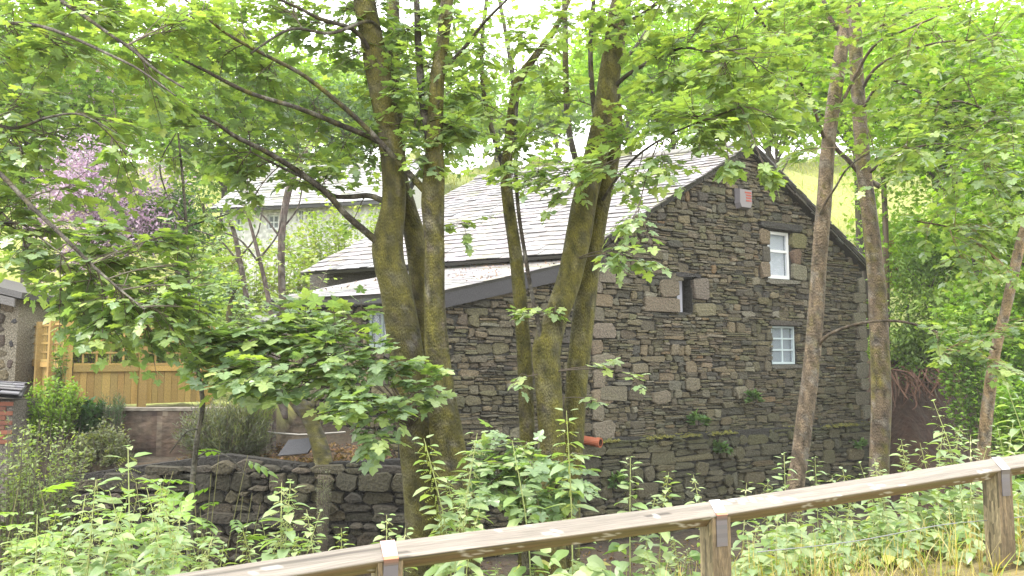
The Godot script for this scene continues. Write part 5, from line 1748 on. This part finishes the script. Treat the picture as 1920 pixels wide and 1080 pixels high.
# ---------------------------------------------------------------- background
func background() -> void:
	var pale := [Color(0.24, 0.36, 0.07), Color(0.30, 0.40, 0.09), Color(0.20, 0.33, 0.07)]
	var mid := [Color(0.17, 0.30, 0.055), Color(0.22, 0.36, 0.06), Color(0.13, 0.24, 0.055)]
	var dark := [Color(0.09, 0.17, 0.05), Color(0.12, 0.22, 0.055), Color(0.07, 0.14, 0.045)]
	var lime := [Color(0.27, 0.43, 0.06), Color(0.22, 0.37, 0.055), Color(0.32, 0.46, 0.08)]
	far_tree("garden_maple", "pale green tree filling the upper left behind the hanging branches", 70, 190, 24, 210, 230, 44, 15000, 0.2, pale)
	far_tree("purple_beech", "purple-leaved tree behind the trellis fence", 190, 390, 22, 120, 110, 34, 9000, 0.12, [Color(0.47, 0.39, 0.46), Color(0.55, 0.47, 0.54), Color(0.36, 0.27, 0.34)], 0.25, blade_leaf, "purple")
	far_tree("tall_purple_tree", "taller pinkish-purple crown rising above the purple tree", 183, 195, 26, 55, 75, 14, 3400, 0.13, [Color(0.56, 0.44, 0.5), Color(0.62, 0.5, 0.56)], 0.2, blade_leaf, "purple")
	far_tree("yew_tree", "dark green dense tree left of the white house", 340, 420, 23, 75, 75, 26, 7000, 0.12, dark, 0.25, blade_leaf)
	far_tree("roadside_oak", "pale green broad tree behind the white house", 420, 200, 38, 190, 150, 40, 15000, 0.28, pale)
	far_tree("conifer", "drooping grey-green conifer above the white house roof", 655, 215, 36, 70, 80, 20, 5000, 0.22, [Color(0.10, 0.17, 0.07), Color(0.13, 0.2, 0.08)], 0.3, blade_leaf)
	far_tree("hillside_ash", "light green tree on the hillside left of the middle", 800, 190, 46, 130, 110, 26, 7000, 0.3, pale)
	far_tree("hilltop_tree", "small pale tree on the hill seen between the trunks", 1050, 190, 55, 120, 70, 20, 5000, 0.32, pale)
	far_tree("hillside_birch", "bright green tree above the mill's roof ridge", 1260, 120, 38, 160, 140, 32, 9000, 0.24, lime)
	far_tree("lime_tree", "bright leafy tree behind the gable's peak", 1450, 130, 30, 150, 150, 36, 10000, 0.2, lime)
	far_tree("bank_tree", "leaning bright tree behind the two tall right trunks", 1600, 110, 24, 150, 140, 34, 10000, 0.17, lime, 0.32)
	far_tree("woodland_tree", "tall leafy tree in the wood at the upper right", 1770, 160, 20, 190, 180, 44, 14000, 0.15, lime, 0.35, null, "", 1.0)
	far_tree("edge_tree", "full green tree at the right edge of the wood", 1930, 300, 17, 150, 220, 40, 12000, 0.14, lime, 0.3, null, "", 1.5)
	far_tree("understory_tree", "lower green tree behind the thin leaning trunk", 1810, 470, 23, 130, 100, 30, 9000, 0.15, lime, 0.25)
	far_tree("hazel", "green hazel under the wood at the right edge", 1900, 600, 18, 90, 90, 22, 6000, 0.13, lime, 0.16)
	far_tree("hillside_bush", "green bush on the bright slope behind the mill's right corner", 1645, 455, 32, 45, 28, 12, 2500, 0.16, mid, 0.0)
	far_tree("red_shrub", "reddish-leaved shrub right of the mill", 1690, 500, 25.5, 55, 55, 16, 4500, 0.12, [Color(0.36, 0.18, 0.10), Color(0.33, 0.24, 0.12), Color(0.2, 0.24, 0.08)], 0.1)
	far_tree("rhododendron", "big dark green bush on the earth bank right of the mill", 1745, 600, 21.5, 105, 110, 30, 10000, 0.13, [Color(0.17, 0.26, 0.075), Color(0.24, 0.34, 0.10), Color(0.12, 0.19, 0.06)], 0.2, blade_leaf)
	for t in [["bright_slope_trunk", "thin far trunk between the two tall right trunks", 1655, 22.0, 10], ["far_trunk", "far trunk right of the tall straight trunk", 1752, 25.0, 12], ["orange_far_trunk", "far orange-brown trunk in the wood at the right", 1805, 24.0, 13]]:
		var p := at(t[2], 500, t[3])
		p.y = gh(p.x, p.z) - 0.3
		var q := at(t[2] - 12, 120, t[3])
		var o := thing(t[0], t[1], "tree", p)
		var w: float = t[4] * 0.5 * t[3] / F
		part("trunk", tube([p, p.lerp(q, 0.5) + Vector3(0.1, 0, 0), q], [w * 1.2, w, w * 0.7], 10, {"step": 0.2, "rough": 0.1, "moss": 0.2, "col": Color(0.2, 0.13, 0.085)}), o)
		for s in 6:
			var a := p.lerp(q, 0.45 + 0.09 * s)
			var where := []
			var tint := []
			for i in 160:
				where.append(facing(a + RV() * 0.9 + Vector3(0, 0.2, 0), RV(), UP + RV() * 0.6, 0.14 * R(0.7, 1.2)))
				tint.append(jit(lime[i % 3], 0.2))
			many("foliage", small_leaf, where, tint, o)
	# the trees along the skyline of the hill
	for i in 9:
		var px: float = [-60, 200, 560, 930, 1180, 1400, 1620, 1850, 2050][i]
		far_tree("skyline_tree", ["pale tree far up at the top left corner", "pale tree on the skyline above the purple tree", "pale tree on the skyline above the white house", "pale tree on the skyline beside the gap of sky", "pale tree on the skyline above the mill roof", "pale tree on the skyline above the gable", "pale tree on the skyline behind the tall pair of trunks", "pale tree on the skyline at the upper right", "pale tree on the skyline beyond the right edge"][i], px, [150, 150, 190, 215, 170, 160, 120, 130, 100][i], 62, 150, [110, 100, 70, 40, 80, 100, 130, 130, 140][i], 24, 4500, 0.5, pale, 0.4)
	# garden and bank shrubs
	var ivy := [Color(0.28, 0.36, 0.08), Color(0.22, 0.31, 0.07), Color(0.34, 0.39, 0.11)]
	bush("ivy_mound", "sunlit yellow-green mound of ivy beside the mill roof's far end", "shrub", at(655, 445, 25.5), Vector3(2.5, 1.3, 1.6), 10000, 0.12, ivy, small_leaf)
	bush("garden_shrub", "bluish green spiky shrub behind the saplings", "shrub", at(385, 560, 19.0), Vector3(0.9, 0.9, 0.8), 3000, 0.2, [Color(0.16, 0.24, 0.13), Color(0.2, 0.29, 0.17)], blade_leaf, 0.8)
	bush("golden_shrub", "yellow-green shrub between the white house and the shed", "shrub", at(490, 505, 22.0), Vector3(2.2, 1.2, 1.2), 9000, 0.11, ivy, small_leaf)
	bush("rose_bush", "pale pink flowering bush behind the trellis corner", "shrub", at(75, 560, 17.5), Vector3(0.55, 0.5, 0.5), 2600, 0.09, [Color(0.26, 0.34, 0.08), Color(0.6, 0.42, 0.44), Color(0.3, 0.36, 0.1)], small_leaf)
	bush("hedge_shrub", "light green shrub spilling over the trellis", "shrub", at(200, 560, 17.0), Vector3(1.3, 0.7, 0.7), 4500, 0.1, ivy, small_leaf)
	bush("pale_border_shrub", "pale green border shrub behind the trellis fence", "shrub", at(330, 590, 18.0), Vector3(1.4, 0.8, 0.8), 4500, 0.1, [Color(0.3, 0.4, 0.12), Color(0.24, 0.34, 0.1)], small_leaf)
	bush("grey_bush", "grey-green feathery bush above the dry stone wall", "shrub", at(425, 812, 13.5), Vector3(0.86, 0.62, 0.45), 15000, 0.085, [Color(0.15, 0.165, 0.12), Color(0.19, 0.2, 0.14), Color(0.10, 0.115, 0.08)], needle, 0.9)
	bush("yellow_bush", "yellow-green bush topping the grey feathery bush", "shrub", at(470, 755, 13.7), Vector3(0.45, 0.3, 0.35), 3000, 0.06, [Color(0.22, 0.27, 0.06), Color(0.17, 0.23, 0.06)], needle, 0.9)
	bush("left_bush", "twiggy grey-green bush in the lower left corner", "shrub", at(40, 850, 9.5), Vector3(0.85, 0.5, 0.5), 7000, 0.05, [Color(0.22, 0.29, 0.11), Color(0.28, 0.34, 0.14), Color(0.16, 0.2, 0.09)], blade_leaf, 0.5)
	bush("wall_bush", "small greyish bush against the concrete wall", "shrub", at(190, 850, 13.3), Vector3(0.6, 0.55, 0.4), 4500, 0.06, [Color(0.2, 0.21, 0.13), Color(0.15, 0.17, 0.09)], blade_leaf, 0.6)
	bush("fern_bush", "bright ferny plant below the receding trellis", "plant", at(95, 745, 13.4), Vector3(0.55, 0.4, 0.35), 3600, 0.07, [Color(0.24, 0.36, 0.06), Color(0.19, 0.3, 0.06)], blade_leaf, 0.6)
	bush("trellis_climber", "climbing plant on the front post of the trellis", "plant", at(112, 650, 13.8), Vector3(0.14, 0.5, 0.12), 500, 0.07, [Color(0.14, 0.22, 0.06), Color(0.2, 0.27, 0.08)], small_leaf)
	bush("wall_top_fern", "dark green fern on top of the concrete wall by the post", "plant", at(165, 758, 13.75), Vector3(0.3, 0.14, 0.14), 900, 0.1, [Color(0.05, 0.11, 0.045), Color(0.07, 0.14, 0.05)], blade_leaf, 1.0)
	bush("wall_top_lavender", "dark bluish tuft on top of the concrete wall", "plant", at(216, 750, 13.8), Vector3(0.26, 0.18, 0.16), 1800, 0.06, [Color(0.06, 0.11, 0.06), Color(0.09, 0.14, 0.08)], needle, 0.8)
	bush("bank_shrub", "leafy green shrub low in the wood behind the thin leaning trunk", "shrub", at(1850, 610, 17.5), Vector3(1.3, 0.8, 1.0), 5000, 0.11, mid, small_leaf)
	bush("bank_hazel", "light green low bush at the right edge of the earth bank", "shrub", at(1930, 735, 14.0), Vector3(0.7, 0.6, 0.8), 3500, 0.1, mid, small_leaf)
	bush("hanging_plant", "pale trailing plant hanging over the dry stone wall", "plant", at(605, 905, 12.55), Vector3(0.16, 0.26, 0.1), 1200, 0.045, [Color(0.24, 0.26, 0.2), Color(0.18, 0.2, 0.14)], needle, 0.4)
	# ferns growing out of the mill's footing
	for s in [[1292, 788, "small fern on the mossy ledge below the slit opening"], [1332, 838, "fern rooted in the footing wall below the ledge"], [1140, 900, "tuft of leaves low on the footing wall by the outlet pipe"], [1400, 745, "little fern in the gable joints left of the leaning trunk"], [1590, 830, "dark fern at the right end of the footing wall"]]:
		var q := on_plane(GABLE, s[0], s[1])
		var p := put(GABLE, q, 0.3)
		bush("wall_fern", s[2], "fern", p, Vector3(0.2, 0.16, 0.12), 260, 0.12, [Color(0.11, 0.19, 0.07), Color(0.15, 0.24, 0.09)], blade_leaf, 1.0)
	# roots hanging out of the earth bank
	var ro := thing("exposed_roots", "tangle of reddish roots hanging from the earth bank right of the mill", "roots", at(1720, 730, 20.0))
	var rm := MB.new()
	for i in 60:
		var a := at(R(1668, 1790), R(688, 720), R(19.6, 21.0))
		var b := a + Vector3(R(-0.5, 0.5), R(-0.7, -0.1), R(0.1, 0.9))
		tube_into(rm, [a, a.lerp(b, 0.5) + RV() * 0.2, b], [R(0.012, 0.04), R(0.01, 0.025), 0.006], 6, {"step": 0.12, "col": jit(Color(0.17, 0.085, 0.06), 0.3)})
	part("roots", rm.mesh(M["bark"]), ro).set_meta("kind", "stuff")


# ---------------------------------------------------------------- the near bank
func bank() -> void:
	var g1 := "nettles in the mass on the left of the near bank"
	var g2 := "nettles along the rail between the middle post and the right post"
	var g3 := "nettles behind the rail left of the middle post"
	for s in [
		[240, 838, 3.3, "tallest nettle on the left, standing clear against the concrete wall"], [70, 965, 3.0, "nettle with a leafy spike at the lower left"], [160, 928, 3.1, "nettle left of the tallest one with many paired leaves"],
		[545, 902, 3.3, "tall nettle in front of the dry stone wall"], [528, 905, 3.4, "nettle leaning beside the tall one before the dry stone wall"], [725, 965, 3.1, "nettle spike drooping left just above the pinkish strap"],
		[795, 822, 3.5, "tall nettle in front of the left tree cluster's roots"], [895, 812, 3.9, "nettle rising from the top of the bushy sapling's left side"], [960, 825, 3.9, "nettle rising in the middle of the bushy sapling"],
		[1062, 770, 3.7, "tallest nettle, in front of the forked sycamore's right trunk"], [1182, 858, 3.8, "lone nettle spike against the footing wall"], [1254, 885, 3.7, "nettle to the right of the lone spike"], [1300, 890, 3.7, "nettle left of the middle post's top"],
		[1470, 850, 3.9, "nettle in front of the slim leaning trunk"], [1528, 858, 4.0, "nettle just right of the slim leaning trunk"], [1612, 868, 4.0, "nettle left of the straight trunk's foot"], [1690, 825, 4.2, "nettle right of the straight trunk's foot"],
		[1750, 752, 4.2, "tall nettle rising before the bare earth bank"], [1768, 800, 4.1, "nettle close beside the tall one before the earth bank"], [1888, 725, 4.3, "tall nettle at the right edge beside the thin leaning trunk"]]:
		place_nettle(s[0], s[1], s[2], s[3])
	for s in [[20, 1010], [40, 985], [95, 1010], [120, 985], [190, 985], [215, 960], [250, 985], [285, 970], [300, 940], [150, 1030], [200, 1030], [330, 990], [310, 1030], [360, 1010], [390, 1040], [60, 1050], [250, 1045], [420, 1020], [275, 915], [180, 900], [340, 960], [110, 950], [205, 920], [230, 950], [310, 955], [140, 970], [175, 1000], [225, 1010], [380, 1000], [270, 1010], [30, 1030], [350, 1030], [85, 1040], [400, 1000], [300, 905]]:
		place_nettle(s[0], s[1], R(2.6, 3.4), ("leafy nettle in the lower left corner before the twiggy bush" if s[0] < 130 else "leafy nettle in the thick mass around the tallest left nettle" if s[0] < 270 else "leafy nettle between the slender sapling and the rail's left end"), "nettles in the lower left corner" if s[0] < 130 else g1 if s[0] < 270 else "nettles round the slender sapling", R(0.5, 0.75))
	for s in [[455, 990], [490, 975], [575, 955], [600, 960], [640, 990], [520, 1000], [560, 1000], [870, 930], [840, 900], [825, 960], [760, 990], [900, 950]]:
		place_nettle(s[0], s[1], R(3.0, 3.6), ("leafy nettle poking up before the dry stone wall" if s[0] < 700 else "leafy nettle between the left tree cluster and the rail"), "nettles before the dry stone wall" if s[0] < 700 else g3, R(0.45, 0.7))
	for s in [[1230, 930], [1400, 905], [1440, 900], [1580, 880], [1560, 890], [1650, 880], [1700, 860], [1725, 830], [1800, 800], [1820, 815], [1780, 835], [1850, 840], [1900, 790], [1870, 800], [1640, 860]]:
		place_nettle(s[0], s[1], R(3.9, 4.6), ("pale nettle behind the rail, left of the straight trunk" if s[0] < 1640 else "pale nettle behind the rail, between the straight trunk and the thin leaning trunk"), "nettles behind the rail left of the straight trunk" if s[0] < 1640 else g2, R(0.5, 0.8))
	for s in [[1260, 1010], [1290, 1030], [1420, 980], [1460, 960], [1500, 950], [1550, 940], [1600, 925], [1650, 910], [1700, 920], [1760, 905], [1800, 915], [1480, 1000], [1560, 985], [1900, 930], [1640, 960], [1250, 1050], [1210, 1030], [1000, 1060], [1080, 1050], [930, 1060]]:
		place_nettle(s[0], s[1], R(3.3, 4.0), ("short nettle below the rail left of the middle post" if s[0] < 1340 else "short nettle below the rail right of the middle post"), "short nettles left of the middle post" if s[0] < 1340 else "short nettles right of the middle post", R(0.3, 0.45))
	# elder and herb-robert like shoots
	var pin := pinnate(M["herb"])
	var bright := [Color(0.27, 0.43, 0.08), Color(0.23, 0.39, 0.07), Color(0.31, 0.47, 0.1)]
	for s in [[50, 925, 4.6, "bright compound-leaved shoot at the left edge", 0.28, 16], [180, 905, 4.4, "bright compound-leaved spray left of the tall nettle", 0.32, 20], [280, 870, 4.6, "bright compound-leaved shoot right of the tall nettle", 0.3, 18], [310, 925, 4.3, "compound-leaved shoot beside the slender sapling", 0.22, 12], [440, 850, 5.2, "small compound-leaved twig right of the slender sapling", 0.2, 10], [400, 905, 5.0, "compound-leaved spray under the grey bush", 0.24, 12], [120, 1000, 3.6, "darker compound-leaved shoot in the lower left", 0.25, 14], [480, 920, 5.2, "bluish compound-leaved twig before the dry stone wall", 0.15, 7]]:
		var top := at(s[0], s[1], s[2])
		var foot := Vector3(top.x + R(-0.2, 0.2), gh(top.x, top.z), top.z + 0.1)
		leafy_plant("elder_shoot", s[3], "shoot", foot, top, s[4], s[5], pin, 0.2, bright)
	# ground cover
	var where := []
	var tint := []
	var wide := simple_leaf(0.34, M["herb"], true, 0.15, 0.25)
	for i in 26000:
		var x := R(-5.0, 7.0)
		var s := R(-0.1, 3.4)
		var d := rail_depth(x) + s
		var dens := 0.55 + 0.9 * noise.get_noise_2d(x * 9, d * 9)
		if x > -0.8 and x < 1.35: dens -= 0.35 * ss(0.2, 0.8, s) + 0.1
		if s < 0.25: dens -= 0.45
		if R(0, 1) > dens: continue
		var h := 0.02 + 0.34 * ss(0.0, 1.0, s) * pow(R(0, 1), 0.7) * (0.6 + 0.8 * absf(noise.get_noise_2d(x * 20, d * 20)))
		var p := Vector3(x, gh(x, -d) + h, -d)
		where.append(facing(p, Vector3(R(-1, 1), R(-0.3, 0.3), R(-1, 1)), UP + RV() * 0.45 + Vector3(0, 0, 0.2), R(0.05, 0.11)))
		var c: Color = [Color(0.27, 0.37, 0.16), Color(0.33, 0.42, 0.2), Color(0.2, 0.3, 0.12), Color(0.38, 0.46, 0.22)][i % 4]
		if R(0, 1) < 0.05: c = Color(0.42, 0.4, 0.12)
		tint.append(jit(c, 0.2))
	var cover := many("ground_cover", wide, where, tint, self)
	tag(cover, "leafy green weeds covering the bank below the rail", "ground cover")
	var mb := MB.new()
	mb.tri(Vector3(-0.014, 0, 0), Vector3(0.014, 0, 0), Vector3(0, 0.5, 0.08))
	mb.tri(Vector3(-0.010, 0.5, 0.08), Vector3(0.010, 0.5, 0.08), Vector3(0, 1.0, 0.35))
	mb.quad(Vector3(-0.014, 0, 0), Vector3(0.014, 0, 0), Vector3(0.010, 0.5, 0.08), Vector3(-0.010, 0.5, 0.08))
	var blade := mb.mesh(M["grass"])
	where = []
	tint = []
	for i in 26000:
		var x := R(-3.5, 6.5)
		var s := R(-2.0, 1.0)
		var d := rail_depth(x) + s
		if d < 0.7: continue
		var dens := 0.7 + noise.get_noise_2d(x * 7, d * 7) - 0.7 * ss(0.1, 0.9, s)
		if R(0, 1) > dens: continue
		var t := Basis(UP, R(0, TAU)) * Basis(Vector3.RIGHT, R(-0.5, 0.9))
		var z := R(0.08, 0.26)
		where.append(Transform3D(t.scaled(Vector3(z, z, z)), Vector3(x, gh(x, -d) - 0.01, -d)))
		tint.append(jit([Color(0.5, 0.42, 0.2), Color(0.42, 0.36, 0.14), Color(0.3, 0.38, 0.1), Color(0.55, 0.46, 0.26)][i % 4], 0.2))
	tag(many("dry_grass", blade, where, tint, self), "straw-coloured dry grass at the path edge around the posts", "grass")
	# meadow on the hill and leaf litter on the terrace
	where = []
	tint = []
	for i in 40000:
		var d := R(22, 62)
		var x := R(-0.75, 0.75) * d
		var z := R(0.2, 0.5) * (0.6 + d / 60.0)
		if behind_mill(x, d) < 8.0 and x > -3: continue
		where.append(Transform3D((Basis(UP, R(0, TAU)) * Basis(Vector3.RIGHT, R(-0.4, 0.7))).scaled(Vector3(z * 3.0, z, z)), Vector3(x, gh(x, -d) - 0.02, -d)))
		tint.append(jit([Color(0.34, 0.38, 0.1), Color(0.28, 0.35, 0.09), Color(0.42, 0.42, 0.16)][i % 3], 0.2))
	tag(many("meadow_grass", blade, where, tint, self), "bright yellow-green meadow grass on the hillside", "grass")
	where = []
	tint = []
	for i in 2600:
		var x := R(-5.6, -1.7)
		var d := R(12.9, 14.6)
		where.append(facing(Vector3(x, gh(x, -d) + 0.02, -d), RV(), UP + RV() * 0.5, R(0.04, 0.09)))
		tint.append(jit([Color(0.16, 0.09, 0.05), Color(0.24, 0.15, 0.08), Color(0.1, 0.06, 0.04)][i % 3], 0.3))
	for i in 9000:
		var x := R(-4.5, 12.0)
		var s := R(1.0, 12.0)
		var d := rail_depth(x) + s
		if behind_mill(x, d) > -0.5 or d > 21.0: continue
		where.append(facing(Vector3(x, gh(x, -d) + 0.015, -d), RV(), UP + RV() * 0.5, R(0.03, 0.09)))
		tint.append(jit([Color(0.12, 0.07, 0.04), Color(0.2, 0.13, 0.07), Color(0.07, 0.045, 0.03), Color(0.1, 0.11, 0.03)][i % 4], 0.3))
	tag(many("leaf_litter", small_leaf, where, tint, self), "brown fallen leaves on the terrace and the beck's banks", "leaf litter")


# ---------------------------------------------------------------- main
func _ready() -> void:
	rng.seed = 4242
	noise.seed = 7
	noise.frequency = 0.1
	noise.fractal_octaves = 3
	fine.seed = 11
	fine.frequency = 0.1
	fine.fractal_octaves = 2
	var cam := Camera3D.new()
	cam.name = "camera"
	cam.fov = rad_to_deg(2.0 * atan(540.0 / F))
	cam.near = 0.05
	cam.far = 2000.0
	cam.position = Vector3(0, CAM_Y, 0)
	cam.rotation_degrees = Vector3(PITCH, 0, 0)
	add_child(cam)
	cam.current = true
	var we := WorldEnvironment.new()
	we.name = "environment"
	var env := Environment.new()
	var sm := ProceduralSkyMaterial.new()
	sm.sky_top_color = Color(0.94, 0.955, 0.965)
	sm.sky_horizon_color = Color(0.98, 0.98, 0.965)
	sm.sky_curve = 0.2
	sm.ground_bottom_color = Color(0.30, 0.30, 0.26)
	sm.ground_horizon_color = Color(0.55, 0.56, 0.52)
	sm.energy_multiplier = 1.0
	var sky := Sky.new()
	sky.sky_material = sm
	env.background_mode = Environment.BG_SKY
	env.sky = sky
	env.ambient_light_source = Environment.AMBIENT_SOURCE_SKY
	env.tonemap_mode = Environment.TONE_MAPPER_LINEAR
	env.tonemap_exposure = 5.0
	env.fog_enabled = true
	env.fog_density = 0.0009
	env.fog_light_color = Color(1.0, 1.0, 0.98)
	env.sdfgi_enabled = true
	env.ssao_enabled = true
	env.ssil_enabled = true
	we.environment = env
	add_child(we)
	var sun := DirectionalLight3D.new()
	sun.name = "sun"
	sun.light_color = Color(1.0, 0.97, 0.91)
	sun.light_energy = 0.45
	sun.light_angular_distance = 12.0
	sun.shadow_enabled = true
	sun.rotation_degrees = Vector3(-58, -72, 0)
	add_child(sun)
	materials()
	leaves()
	herbs_setup()
	rng.seed = 1
	ground()
	rng.seed = 2
	mill()
	rng.seed = 3
	outbuildings()
	rng.seed = 4
	garden_edge()
	rng.seed = 5
	knee_rail()
	rng.seed = 6
	near_trees()
	rng.seed = 7
	background()
	rng.seed = 8
	bank()
	for p in nettle_protos: p[0].free()
